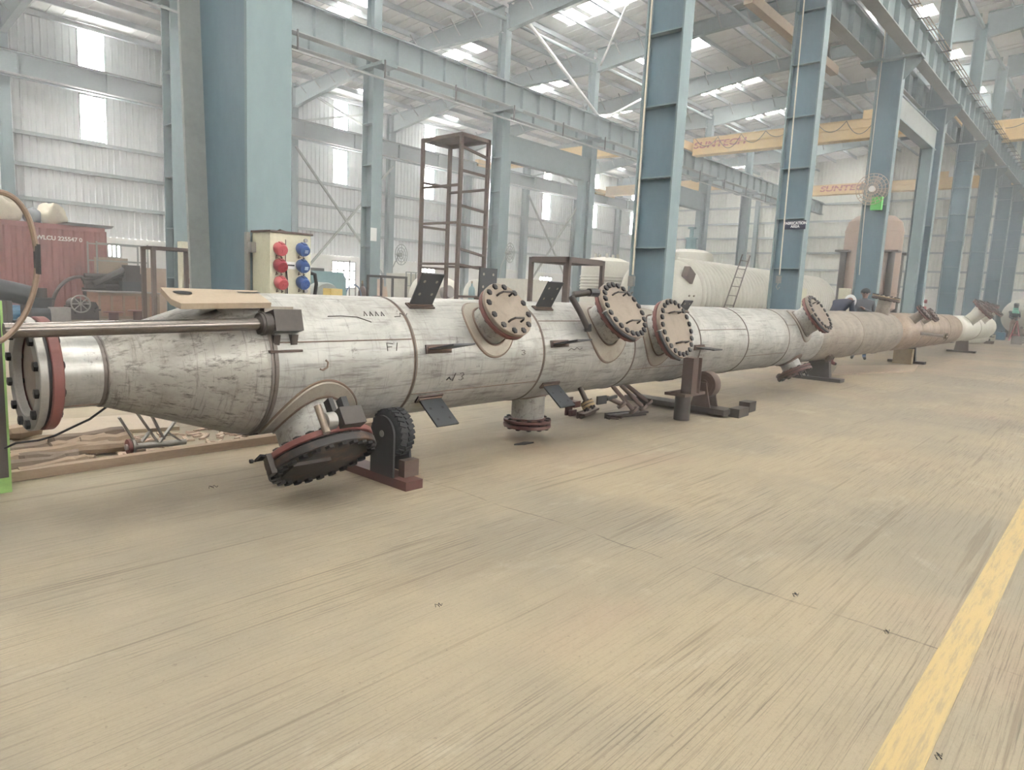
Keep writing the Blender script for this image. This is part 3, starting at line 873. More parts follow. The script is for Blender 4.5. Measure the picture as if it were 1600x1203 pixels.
# M1: hinge housing of box section with pin, and side plates
b = MB(); b.box((.03, .335, .57), (.15, .11, .11), F1); b.build('hinge_box', 'darksteel', V)
b = MB(); b.box((.06, .29, .5), (.04, .06, .16), F1); b.box((-.03, .29, .5), (.03, .06, .16), F1); b.build('hinge_bracket', 'black', V)
b = MB(); b.cyl(F1 @ Vector((-.07, .335, .57)), F1 @ Vector((-.13, .335, .57)), .05, 24); b.build('hinge_collar', 'steel', V)
b = MB(); b.cyl(F1 @ Vector((-.14, .335, .47)), F1 @ Vector((-.14, .335, .64)), .022, 16); b.build('hinge_pin', 'cover', V)
b = MB(); b.bb(-.36, -.325, -.02, .03, .6, .72, F1); b.bb(-.25, .0, -.08, .08, .70, .72, F1); b.build('cover_stiffener', 'darksteel', c1)
b = MB(); b.prism([(-.40, -.04), (-.35, -.015), (-.35, .015), (-.40, .04)], 'z', .6, .615, F1); b.build('locking_tab', 'black', c1)

# lifting lug plate on the cone, with stub below
b = MB(); 
tp = [P(251, 449, 3.86), P(402, 454, 3.86), P(405, 459, 3.78), P(424, 473, 3.56), P(283, 474, 3.56), P(267, 467, 3.66)]
dn = Vector((0, .006, -.03)); n = 6
b.add(tp + [q + dn for q in tp], [tuple(range(n)), tuple(range(2 * n - 1, n - 1, -1))] + [(k, k + n, (k + 1) % n + n, (k + 1) % n) for k in range(n)])
lp = b.build('lifting_plate', 'plate', V)
nu = (tp[1] - tp[0]).cross(tp[4] - tp[0]).normalized(); nu = nu if nu.z > 0 else -nu
pc = P(285, 457, 3.77); pc = pc - nu * ((pc - tp[0]).dot(nu)) + nu * .001
ux = (tp[1] - tp[0]).normalized(); uy = nu.cross(ux)
b = MB(); b.add([pc + ux * .05 * math.cos(a) + uy * .036 * math.sin(a) for a in [2 * PI * k / 28 for k in range(28)]], [tuple(range(28))])
sc_ = tp[1] - ux * .08 + (tp[4] - tp[0]) * .2; sc_ = sc_ + nu * .004
b.add([sc_ + ux * a + uy * c_ for a, c_ in ((-.07, -.012), (.07, -.012), (.07, .012), (-.07, .012))], [(0, 1, 2, 3)])
b.build('plate_hole', 'bolt', lp)
b = MB(); b.prism([(1.62, 1.0), (1.74, 1.08), (1.74, 1.19), (1.66, 1.19)], 'y', 3.74, 3.76); b.bb(1.76, 1.78, 3.7, 3.86, 1.05, 1.17); b.build('plate_gusset', 'steel', V)
b = MB(); b.cyl((1.86, 3.78, 1.0), (1.86, 3.74, 1.16), .13, 24); b.build('top_stub', 'cone', V)
b = MB(); b.bb(1.95, 2.13, 3.62, 3.74, 1.10, 1.145); b.build('shim_plate', 'pad', V)
# rod with box bracket at the left
rl, rr_ = P(6, 517, 3.56), P(412, 506, 3.53)
b = MB(); b.tube([rl, (rl + rr_) / 2, rr_], .034, 24)
tag(b.build('steel_rod', 'chrome', org=rr_), 'dark polished steel rod running left from the box bracket toward the green upright', 'rod')
kb = T('rod_bracket', 'dark square box bracket with collar holding the rod end on the vessel', 'bracket', rr_)
b = MB(); b.cyl(rr_ + Vector((-.03, 0, 0)), rr_ + Vector((.035, 0, 0)), .058, 28); b.cyl(rr_ + Vector((-.015, 0, 0)), rr_ + Vector((.0, 0, 0)), .064, 28); b.build('collar', 'darksteel', kb)
b = MB(); b.box(rr_ + Vector((.12, .0, .01)), (.17, .12, .12), None, Matrix.Rotation(-.25, 3, 'X')); b.build('housing', 'darksteel', kb)
b = MB()
for sx in (.06, .17): b.prism([(rr_.y - .04, rr_.z - .06), (rr_.y + .06, rr_.z - .06), (rr_.y + .04, rr_.z - .15), (rr_.y - .02, rr_.z - .15)], 'x', rr_.x + sx - .02, rr_.x + sx + .02)
b.build('foot', 'darksteel', kb)
b = MB(); b.box((rr_.x + .11, 3.53, rr_.z - .15), (.2, .11, .012)); b.build('foot_plate', 'rust', kb)

# handwriting on the shell
def stroke(pts, r=.0022, mat='marker'):
    return [on_shell(x, al, R + .002) for x, al in pts], r
b = MB()
def glyph(x, al, sx, sa, pls):
    for pl in pls:
        p = [on_shell(x + u * sx, al + v * sa, R + .003) for u, v in pl]
        b.tube(p, .003, 5)
three = [[(0, .9), (.5, 1), (.8, .75), (.4, .5), (.85, .25), (.4, 0), (0, .1)]]
one = [[(0, 0), (.3, 1)]]
glyph(3.37, -20, .05, 8, three); glyph(3.31, -20, .05, 8, one); glyph(3.25, -20, .05, 7, [[(0, .2), (.4, .6), (.8, .2)]])
glyph(2.35, 42, .3, 6, [[(0, .5), (.3, .6), (.7, .4), (1, -.5)]])
glyph(2.86, 45, .12, 5, [[(0, 0), (.4, .1), (.5, .9), (.8, .1), (1, .8)]])
for k in range(4): glyph(2.62 + .045 * k, 46, .03, 5, [[(0, 0), (.6, 1), (.8, 0)]])
glyph(2.72, 12, .06, 7, [[(0, 0), (0, 1), (.8, .9)], [(0, .5), (.6, .5)]]); glyph(2.79, 12, .05, 7, one)
glyph(4.02, 2, .05, 5, three); glyph(4.62, 4, .2, 4, [[(0, 0), (.2, .6), (.4, .1), (.6, .7), (.8, .1), (1, .5)]])
b.build('marker_writing', 'marker', V)
b = MB(); b.tube([on_shell(2.2 + u, al, R + .002) for u, al in ((.06, 7), (.075, 5), (.07, 1), (.04, -1), (.02, 0))], .006, 6); b.build('stain_mark', 'weld', V)

# ------------------------------------------------------------ following vessels on the same line
def course_vessel(name, label, x0, x1, mat, seams, r=R, heads=(False, False)):
    g = T(name, label, 'vessel', ((x0 + x1) / 2, YV, ZV - r))
    prof = [(r, x0), (r, x1)]
    if heads[0]: prof = [(.001, x0 - .22), (r * .5, x0 - .18), (r * .85, x0 - .1)] + prof
    if heads[1]: prof = prof + [(r * .93, x1 + .1), (r * .7, x1 + .2), (r * .3, x1 + .26), (.001, x1 + .27)]
    MB().lathe(prof, 72, VX, cap=False).build('shell', mat, g)
    for x in seams:
        b = MB(); n = 60
        b.tube([(x, YV - (r + .001) * math.cos(2 * PI * i / n), ZV + (r + .001) * math.sin(2 * PI * i / n)) for i in range(n)], .009, 6, closed=True); b.build('weld_seam', 'pad', g)
    return g


V2 = course_vessel('pressure_vessel', 'darker brown-grey vessel section continuing the long pale vessel behind its right end', X_END + .02, 16.3, 'brownshell', [13.4], heads=(False, True))
nozzle(15.85, 80, .77, .13, .27, 0, 16, .03, .03, 'ochre', 0, .03, individual=False, red='rust', pipe='brownshell', parent=V2)
nozzle(12.0, -50, .5, .03, .08, 0, 6, .02, .02, 'rust', 0, .016, individual=False, red='rust', parent=V2)
V3 = course_vessel('pressure_vessel', 'farther brown vessel section with small slanted flanges, on wooden blocks', 17.1, 23.4, 'brownshell2', [18.2, 19.4, 20.2, 21.6], heads=(True, True))
nozzle(17.6, 42, .72, .1, .2, 0, 12, .03, .03, 'rust', 0, .026, individual=False, red='red', pipe='brownshell', parent=V3)
nozzle(18.5, 38, .7, .09, .18, 0, 12, .03, .03, 'rust', 0, .026, individual=False, red='reddark', pipe='brownshell', parent=V3)
nozzle(18.0, -3, .95, .035, .08, 0, 6, .02, .02, 'pad', 0, .016, individual=False, red='pad', pipe='steel', parent=V3)
V4 = course_vessel('pressure_vessel', 'cream vessel section with several upright rust-red flanges near the right edge', 24.6, 30.5, 'tank', [27], r=.40, heads=(True, True))
for xx, al in ((25.4, 45), (26.6, 60), (27.9, 50), (29.2, 75)):
    nozzle(xx, al, .9, .18, .34, 0, 14, .04, .04, 'rust', 0, .03, individual=False, red='red', pipe='tank', parent=V4, rsh=.4)

# ------------------------------------------------------------ rollers, stands
g = T('vessel_roller', 'black rubber-tyred roller stand under the vessel beside the lowest manway', 'roller', (2.80, 3.6, 0))
wc = Vector((2.80, 3.52, .335)); 
b = MB(); WM = Matrix(((0, 0, 1, wc.x - .06), (1, 0, 0, wc.y), (0, 1, 0, wc.z), (0, 0, 0, 1)))
b.lathe([(.08, .0), (.13, 0), (.148, .012), (.152, .03), (.152, .10), (.148, .118), (.13, .13), (.08, .13)], 48, WM, cap=True); wh = b.build('wheel', 'rubber', g)
b = MB()
for i in range(26):
    a = 2 * PI * i / 26
    for s in (0, 1):
        b.box((0, 0, 0), (.018, .026, .05), WM @ Matrix.Rotation(a + s * .12, 4, 'Z') @ Matrix.Translation((.152, 0, .034 + .062 * s)) @ Matrix.Rotation(.35 if s else -.35, 4, 'X'))
b.build('tyre_tread', 'rubber', wh)
b = MB(); ou = [(-.1 + .0, .06)] 
arch = [(3.40, .06), (3.64, .06)] + [(3.52 + .12 * math.cos(a), .335 + .12 * math.sin(a)) for a in [PI * i / 12 for i in range(13)]]
b.prism(arch, 'x', 2.715, 2.73); b.build('side_plate', 'black', g)
b = MB(); b.prism([(3.42, .06), (3.64, .06), (3.62, .40), (3.46, .40)], 'x', 2.88, 2.895); b.build('side_plate', 'charcoal', g)
b = MB(); b.bb(2.78, 2.9, 3.36, 3.42, .06, .17); b.build('cross_piece', 'rust', g)
b = MB(); b.bb(2.72, 2.86, 3.27, 4.55, .0, .06); b.build('base_beam', 'reddark', g)
b = MB(); b.cyl((2.71, 3.52, .335), (2.9, 3.52, .335), .022, 14); b.build('axle', 'steel', g)

g = T('vessel_roller', 'rust-brown steel wheel roller under the vessel right of the third large manway', 'roller', (7.35, 3.55, 0))
wc = Vector((7.3, 3.5, .34)); WM = Matrix(((0, 0, 1, wc.x - .06), (1, 0, 0, wc.y), (0, 1, 0, wc.z), (0, 0, 0, 1)))
b = MB(); b.lathe([(.03, -.01), (.06, -.01), (.06, .0), (.11, .0), (.115, -.006), (.15, -.006), (.153, 0), (.153, .13), (.15, .136), (.03, .136)], 40, WM); b.build('wheel', 'rust', g)
b = MB(); b.prism([(3.38, .09), (3.62, .09), (3.55, .37), (3.45, .37)], 'x', 7.2, 7.22); b.prism([(3.38, .09), (3.62, .09), (3.55, .37), (3.45, .37)], 'x', 7.39, 7.41); b.build('side_plate', 'rust', g)
b = MB(); b.bb(7.18, 7.44, 3.2, 4.5, .03, .09); b.build('base_beam', 'darksteel', g)
for (x, y, s, lb) in ((7.5, 3.16, (.3, .13, .1), 'grey concrete block in front of the rust-brown wheel roller'), (7.95, 3.25, (.22, .14, .12), 'sooty block to the right of the rust-brown wheel roller')):
    b = MB(); b.prism([(-s[0] / 2, -s[1] / 2), (s[0] / 2, -s[1] / 2 * .8), (s[0] / 2 * .9, s[1] / 2), (-s[0] / 2, s[1] / 2 * .9)], 'z', 0, s[2], Matrix.Translation((x, y, 0)))
    tag(b.build('support_block', 'darksteel', org=(x, y, 0)), lb, 'block')
# pipe stand under manway 4
g = T('pipe_stand', 'upright brown pipe stand with square plate below the third large manway cover', 'stand', (6.7, 3.46, 0))
b = MB(); b.cyl((6.7, 3.46, 0), (6.7, 3.46, .28), .085, 28); b.build('lower_pipe', 'darksteel', g)
b = MB(); b.box((6.7, 3.44, .295), (.46, .24, .03)); b.build('plate', 'rust', g)
b = MB(); b.box((6.62, 3.36, .50), (.12, .12, .38)); b.box((6.70, 3.36, .50), (.012, .17, .38)); b.build('upper_post', 'rust', g)
# junk under the vessel left of the stand
jk = [((6.0, 4.2, .045), (.5, .09, .09), .3, 'rust', 'rusty channel offcut on the floor under the vessel by the pipe stand'),
      ((6.3, 3.9, .04), (.6, .08, .08), -.2, 'darksteel', 'dark bar offcut lying under the vessel by the pipe stand'),
      ((5.85, 4.3, .13), (.12, .12, .26), .1, 'reddark', 'short red-brown post standing under the vessel')]
for c_, d_, rz, mt, lb in jk:
    b = MB(); Rz = Matrix.Rotation(rz, 3, 'Z'); 
    b.box((c_[0], c_[1], c_[2]), (d_[0], d_[1], d_[2] * .25), None, Rz); b.box((c_[0], c_[1], c_[2] - d_[2] * .38), (d_[0], d_[1] * .25, d_[2] * .24), None, Rz)
    b.box(Vector(c_) + Rz @ Vector((0, d_[1] * .4, -d_[2] * .12)), (d_[0], d_[1] * .2, d_[2] * .74), None, Rz)
    tag(b.build('steel_offcut', mt, org=(c_[0], c_[1], 0)), lb, 'scrap')
g = T('nozzle_cluster', 'tangle of small pipe stubs and valves hanging under the vessel left of the pipe stand', 'pipework', (5.9, 3.85, .1))
b = MB()
for k, (a, c_) in enumerate((((5.75, 3.75, .4), (5.95, 3.62, .16)), ((5.9, 3.75, .4), (6.1, 3.6, .18)), ((6.05, 3.8, .4), (6.2, 3.6, .22)), ((5.6, 3.7, .3), (5.72, 3.62, .24)))):
    b.cyl(a, c_, .022, 12); b.cyl(c_, Vector(c_) + Vector((.012, -.012, -.02)), .05, 16)
b.build('pipe_stub', 'rust', g)
b = MB(); b.bb(5.35, 5.5, 3.64, 3.66, .26, .34); b.cyl((5.5, 3.65, .3), (5.75, 3.7, .3), .02, 8); b.build('lever_plate', 'black', g)
# far supports
for (x, lb, mt) in ((12.5, 'low dark cradle under the brown-grey vessel section', 'darksteel'), (19.0, 'dark block support under the farther brown section', 'black'), (26.5, 'low support under the cream section', 'rust')):
    g = T('vessel_cradle', lb, 'cradle', (x, 3.9, 0))
    z0 = .365
    b = MB(); b.prism([(3.7, .06), (4.1, .06), (4.06, .39), (4.0, .372), (3.9, z0), (3.8, .372), (3.74, .39)], 'x', x - .06, x + .06); b.build('saddle', mt, g)
    b = MB(); b.bb(x - .12, x + .12, 3.5, 4.3, 0, .06); b.build('base', 'darksteel', g)
b = MB(); b.bb(18.5, 18.7, 3.7, 4.1, 0.0, .366)
tag(b.build('wooden_block', 'ochre', org=(17.8, 3.9, 0)), 'yellowish timber block wedged under the farther brown section', 'block')
b = MB(); b.prism([(13.6, 4.0), (16.4, 3.2), (18.3, 3.5), (15.6, 4.5)], 'z', 0, .03)
tag(b.build('cut_plate', 'plate', org=(16, 3.9, 0)), 'pale flat steel plate lying on the floor under the brown sections', 'plate')

# ------------------------------------------------------------ socket panel on the big column
g = T('socket_panel', 'large cream socket panel with red and blue sockets on the huge tapered column', 'socket panel', P(440, 460, 5.1))
q0, q1 = P(422, 362, 5.08), P(485, 460, 5.08)
x0, x1 = q0.x, q1.x; zt = q0.z; zb = .86
bx = MB().bb(x0, x1, 5.08, 5.36, zb, zt).build('box', 'boxcream', g)
b = MB(); b.bb(x0 - .01, x1 + .01, 5.06, 5.37, zt, zt + .015); b.bb(x0 + .36 * (x1 - x0), x0 + .37 * (x1 - x0), 5.074, 5.079, zb, zt - .05); b.build('lid_seam', 'rust', g)
b = MB(); b.bb(x0 - .04, x0, 5.3, 5.37, zt - .16, zt - .08); b.bb(x0 - .05, x0 - .02, 5.36, 5.4, zb, zt); b.bb(x0 - .04, x0, 5.3, 5.37, zb + .05, zb + .12); b.build('mounting_bracket', 'steel', g)
for i, (px, py, mt) in enumerate(((438, 387, 'sockred'), (438, 413, 'sockdark'), (439, 440, 'sockred'), (473, 388, 'sockblue'), (473, 414, 'sockblue'), (473, 440, 'sockblue'))):
    p = P(px, py, 5.05)
    Q = Matrix(((1, 0, 0, p.x), (0, 0, -1, 5.078), (0, 1, 0, p.z), (0, 0, 0, 1))) @ Matrix.Rotation(.35, 4, 'X')
    b = MB(); b.lathe([(.044, -.01), (.05, .02), (.052, .05), (.042, .075), (.02, .08), (.001, .08)], 20, Q, cap=False); b.box((0, .045, .035), (.03, .02, .05), Q)
    s_ = b.build('socket', mt, g)
    b = MB()
    if i in (1, 5):
        for k in range(4): b.lathe([(.007, .078), (.007, .084)], 8, Q @ Matrix.Translation((.02 * math.cos(k * 1.57), .02 * math.sin(k * 1.57), 0)))
    else: b.box((0.005, 0, .082), (.03, .026, .008), Q)
    b.build('socket_lid', 'sockpale' if i in (3, 4) else mt, s_)
    b = MB(); b.tube([(p.x - .02, 5.07, p.z - .06), (p.x - .03, 5.065, p.z - .085), (p.x - .01, 5.07, p.z - .075)], .004, 5); b.tube([(p.x + .02, 5.07, p.z - .06), (p.x + .015, 5.065, p.z - .09), (p.x + .03, 5.07, p.z - .075)], .004, 5); b.build('lid_clip', 'rust', s_)
p = P(455, 415, 5.07); b = MB(); b.bb(p.x - .045, p.x + .04, 5.072, 5.079, p.z - .028, p.z + .03); b.build('name_plate', 'white', g)
b = MB(); b.bb(p.x - .03, p.x + .03, 5.070, 5.073, p.z - .004, p.z + .008); b.build('plate_print', 'bolt', g)
for py in (376, 455):
    p = P(478, py, 5.07); b = MB(); b.cyl((p.x, 5.08, p.z), (p.x, 5.065, p.z), .016, 14); b.build('lock', 'steel', g)
b = MB(); p = P(447, 440, 5.07); b.tube([(p.x, 5.07, p.z + .12), (p.x + .006, 5.06, p.z), (p.x + .004, 5.07, .88)], .006, 6); b.build('cable', 'rubber', g)
b = MB(); p = P(487, 432, 5.15); b.tube([p + Vector((-.02, 0, .03)), p + Vector((.03, 0, .02)), p + Vector((.045, 0, -.06)), p + Vector((.03, 0, -.16)), p + Vector((-.02, .0, -.25))], .016, 8); b.build('side_cable', 'rubber', g)
b = MB(); p = P(425, 358, 5.3); b.tube([(p.x, 5.25, zt + .01), (p.x + .03, 5.22, zt + .03), (p.x + .1, 5.25, zt + .02), (p.x + .16, 5.22, zt + .015)], .01, 6)
tag(b.build('rag', 'rust', org=(p.x, 5.25, zt)), 'rusty scrap lying on top of the large cream socket panel', 'scrap')

# sign, fan, cables on the columns
p = P(1246, 353, 5.38)
g = T('sign', 'dark navy FABRICATION AREA sign with white letters on a blue column', 'sign', p)
sxm = BX[2]
xc_ = sxm - .02
b = MB(); q0 = PX(1231, 346, xc_); q1 = PX(1262, 359, xc_)
yc, zc_ = (q0.y + q1.y) / 2, (q0.z + q1.z) / 2; hw = abs(q0.y - q1.y) / 2; hh = abs(q0.z - q1.z) / 2
b.bb(xc_ - .15, xc_ - .14, yc - hw, yc + hw, zc_ - hh, zc_ + hh); b.build('board', 'navy', g)
text_mesh('lettering', 'FABRICATION\nAREA', hh * .85, 'white', FACE_MX((xc_ - .153, yc, zc_)), g, .001, sx=.95)
g = T('wall_fan', 'round wire-cage wall fan on the third blue column, near the green box', 'fan', P(1366, 294, 5.5))
fc = PX(1364, 296, BX[3] - .5)
b = MB()
for rr in (.42, .34, .25, .16, .08):
    b.tube([(fc.x - .12 + rr * .1, fc.y + rr * math.cos(a), fc.z + rr * math.sin(a)) for a in [2 * PI * i / 28 for i in range(28)]], .009, 5, closed=True)
for i in range(20):
    a = 2 * PI * i / 20; b.tube([(fc.x - .12, fc.y, fc.z), (fc.x - .08, fc.y + .42 * math.cos(a), fc.z + .42 * math.sin(a)), (fc.x + .08, fc.y + .2 * math.cos(a), fc.z + .2 * math.sin(a))], .005, 4)
b.build('cage', 'board', g)
b = MB()
for i in range(4):
    a = PI / 2 * i + .3; u = Vector((0, math.cos(a), math.sin(a))); v = Vector((0, -math.sin(a), math.cos(a)))
    b.add([fc + u * .06 - v * .03, fc + u * .36 - v * .1, fc + u * .36 + v * .1 + Vector((.05, 0, 0)), fc + u * .06 + v * .05 + Vector((.03, 0, 0))], [(0, 1, 2, 3), (3, 2, 1, 0)])
b.build('blade', 'steel', g)
b = MB(); b.cyl(fc + Vector((-.13, 0, 0)), fc + Vector((-.02, 0, 0)), .08, 16); b.build('hub_badge', 'white', g)
b = MB(); b.cyl(fc + Vector((0, 0, 0)), fc + Vector((.28, 0, 0)), .09, 14); b.cyl(fc + Vector((.2, 0, 0)), fc + Vector((.48, 0, 0)), .03, 8); b.build('motor', 'darksteel', g)
p = PX(1370, 318, BX[3] - .25)
g = T('junction_box', 'bright green box below the round fan on the third blue column', 'box', p)
MB().box(p, (.16, .28, .36)).build('body', 'greenbox', g); MB().box(p + Vector((-.085, 0, .02)), (.02, .2, .22)).build('cover', 'greenbox', g)
for k, (i, px0, px1, lb) in enumerate(((1, 1018, 992, 'pale rope hanging down the web of the nearest blue column behind the manways'), (2, 1262, 1222, 'pale rope hanging down the column with the FABRICATION AREA sign'), (3, 1380, 1345, 'thin pale rope on the column with the fan'))):
    x = BX[i] - .03; pts = []
    for j in range(9):
        t_ = j / 8; q = PX(px0 + (px1 - px0) * t_, -10 + 440 * t_, x); pts.append((x - .155, min(5.95, max(5.5, q.y)), q.z))
    b = MB(); b.tube(pts, .014 if k < 2 else .01, 6)
    tag(b.build('rope', 'tarp', org=pts[-1]), lb, 'rope')
    if k < 2:
        hq = Vector(pts[-1])
        g = T('hanging_hook', 'small steel clamp block at the lower end of the rope on the %s' % ('nearest blue column' if k == 0 else 'sign column'), 'hook', hq)
        b = MB(); b.box(hq + Vector((-.02, 0, -.1)), (.06, .1, .16)); b.build('block', 'steel', g)
        b = MB(); b.tube([hq + Vector((-.02, 0, -.18)), hq + Vector((-.02, .04, -.26)), hq + Vector((-.02, 0, -.32)), hq + Vector((-.02, -.04, -.27))], .012, 6); b.build('hook', 'steel', g)
p = P(578, 365, 18.6)
b = MB(); b.bb(CX[1] - .22, CX[1] + .02, 18.62, 18.64, p.z - .22, p.z + .2); b.bb(CX[1] - .18, CX[1] - .02, 18.61, 18.62, p.z - .1, p.z + .0)
tag(b.build('notice', 'white', org=(CX[1], 18.6, p.z)), 'small white notice on the pale column left of the ladder tower', 'notice')


def G(px, py):
    d = ray(px, py); t = -H / d.z
    return Vector((d.x * t, d.y * t, 0))


# ------------------------------------------------------------ left background
g = T('shipping_container', 'faded red shipping container with white code lettering by the windowed wall', 'container', (4.6, 25.1, 0))
b = MB(); x = 1.55
while x < 7.4:
    b.add([(x, 23.9, .15), (x + .12, 23.9, .15), (x + .16, 23.94, .15), (x + .25, 23.94, .15), (x + .29, 23.9, .15),
           (x, 23.9, 2.5), (x + .12, 23.9, 2.5), (x + .16, 23.94, 2.5), (x + .25, 23.94, 2.5), (x + .29, 23.9, 2.5)], [(0, 1, 6, 5), (1, 2, 7, 6), (2, 3, 8, 7), (3, 4, 9, 8)]); x += .29
b.build('side_panel', 'container', g)
b = MB(); b.bb(1.5, 7.55, 23.96, 26.3, .15, 2.52); b.build('body', 'container', g)
b = MB()
for z in (.07, 2.53): b.bb(1.5, 7.58, 23.86, 23.98, z - .07, z + .07)
for x in (1.55, 7.51): b.bb(x - .07, x + .07, 23.85, 23.98, 0, 2.6)
b.build('frame', 'container', g)
p = P(93, 373, 23.88); text_mesh('code_lettering', 'WLCU 225547 0', .17, 'white', FACE_MY((p.x, 23.87, p.z)), g, .003, sx=1.0)


def lump(name, label, cat, c, size, mat, seed, org_z=0, group=None):
    rnd = random.Random(seed); b = MB(); n, mm = 18, 10; vs = []
    for j in range(mm + 1):
        th = PI * j / mm
        for i in range(n):
            ph = 2 * PI * i / n
            k = 1 + .16 * math.sin(3 * ph + seed) * math.sin(2 * th + seed) + rnd.uniform(-.06, .06)
            z = math.cos(th); z = max(z, -.75)
            vs.append((c[0] + size[0] * math.sin(th) ** .7 * math.cos(ph) * k, c[1] + size[1] * math.sin(th) ** .7 * math.sin(ph) * k, c[2] + size[2] * (z + .75) / 1.75 * k))
    b.add(vs, [(j * n + i, (j + 1) * n + i, (j + 1) * n + (i + 1) % n, j * n + (i + 1) % n) for j in range(mm) for i in range(n)])
    return tag(b.build(name, mat, org=c, angle=60), label, cat, group)


q = P(15, 350, 24.4); lump('tarp_bundle', 'big cream bundle on top of the red container, leftmost', 'bundle', (q.x - .15, 24.4, 2.6), (.5, .4, .62), 'tarp', 1)
q = P(50, 350, 24.4); lump('tarp_bundle', 'grey bundle between the two cream ones on the red container', 'bundle', (q.x, 24.3, 2.6), (.22, .3, .4), 'tarpgrey', 2)
q = P(78, 350, 24.4); lump('tarp_bundle', 'cream peaked bundle on the red container, right of the grey one', 'bundle', (q.x + .12, 24.5, 2.6), (.36, .33, .6), 'tarp', 3)
b = MB(); 
for k in range(4): b.bb(6.35 + .1 * k, 7.75 + .06 * k, 23.75 + .12 * k, 24.9, 2.605 + .028 * k, 2.618 + .028 * k)
o = tag(b.build('sheet_stack', 'darksteel', org=(6.8, 24.3, 2.6)), 'thin metal sheets lying on the right end of the red container roof', 'sheets'); o['kind'] = 'stuff'

def at_floor(px, py): return G(px, py)
q = G(66, 500)
g = T('pipe_spool', 'dark flanged pipe spool standing in front of the red container', 'spool', q)
MB().cyl(q, q + Vector((0, 0, .55)), .22, 24).build('barrel', 'charcoal', g)
MB().cyl(q + Vector((0, 0, .52)), q + Vector((0, 0, .56)), .3, 24).build('flange', 'charcoal', g)
MB().cyl(q + Vector((0, 0, .56)), q + Vector((0, 0, .8)), .13, 20).build('upper_neck', 'darksteel', g)
q = G(24, 503)
g = T('electric_motor', 'small blue electric motor on the floor at the far left', 'motor', q)
b = MB(); b.cyl(q + Vector((-.28, 0, .2)), q + Vector((.2, 0, .2)), .19, 24)
for i in range(16):
    a = 2 * PI * i / 16; b.box((0, 0, 0), (.36, .02, .02), Matrix.Translation(q + Vector((0, .19 * math.cos(a), .2 + .19 * math.sin(a)))) @ Matrix.Rotation(0, 4, 'X'))
b.build('housing', 'bluemotor', g)
MB().cyl(q + Vector((-.36, 0, .2)), q + Vector((-.28, 0, .2)), .12, 20).build('fan_cover', 'bluemotor', g)
b = MB(); b.cyl(q + Vector((.2, 0, .2)), q + Vector((.7, 0, .2)), .13, 20); b.box(q + Vector((.45, 0, .1)), (.5, .24, .2)); b.build('gearbox', 'charcoal', g)
a_, c_ = P(-12, 450, 17), P(48, 463, 17)
b = MB(); b.tube([a_, a_.lerp(c_, .5) + Vector((0, 0, .01)), c_], .21, 20)
g = T('black_pipe', 'thick black pipe lying on trestles at the left edge before the red container', 'pipe', (c_.x, 17, 0))
b.build('pipe', 'charcoal', g)
b = MB()
for t_ in (.35, .85):
    u = a_.lerp(c_, t_); b.bb(u.x - .05, u.x + .05, 16.8, 17.2, 0, u.z - .19)
b.build('trestle', 'darksteel', g)
q = G(93, 501); b = MB(); b.box(q + Vector((0, 0, .16)), (.42, .36, .32)); b.box(q + Vector((0, 0, .33)), (.46, .4, .02))
tag(b.build('metal_box', 'steel', org=q), 'small grey metal box on the floor beside the dark flanged spool', 'box')
q = G(128, 499); g = T('gearbox_unit', 'tangle of dark machinery with a handwheel in front of the red container', 'machine', q)
b = MB(); b.box(q + Vector((0, 0, .18)), (.7, .4, .36)); b.cyl(q + Vector((-.15, -.25, .4)), q + Vector((-.15, .2, .4)), .16, 20); b.cyl(q + Vector((.2, -.2, .35)), q + Vector((.2, .2, .35)), .13, 20); b.build('casing', 'darksteel', g)
b = MB(); b.tube([q + Vector((-.1 + .22 * math.cos(a), -.3, .42 + .22 * math.sin(a))) for a in [2 * PI * i / 24 for i in range(24)]], .02, 6, closed=True); 
for i in range(4): a = PI * i / 4; b.tube([q + Vector((-.1 + .22 * math.cos(a), -.3, .42 + .22 * math.sin(a))), q + Vector((-.1 - .22 * math.cos(a), -.3, .42 - .22 * math.sin(a)))], .014, 5)
b.build('handwheel', 'steel', g)
b = MB(); rnd = random.Random(4)
for k in range(7): b.tube([q + Vector((rnd.uniform(-.35, .4), rnd.uniform(-.3, .2), rnd.uniform(.1, .5))) for _ in range(4)], .02, 6)
b.build('hose_tangle', 'rubber', g)
b = MB(); q2 = P(128, 492, 22.5); b.tube([Vector((q2.x + .75 * math.cos(a), 22.5, .05 + 1.05 * math.sin(a))) for a in [PI * i / 16 for i in range(17)]], .05, 8)
tag(b.build('steel_hoop', 'darksteel', org=(q2.x, 22.5, 0)), 'dark half hoop leaning against the red container', 'hoop')
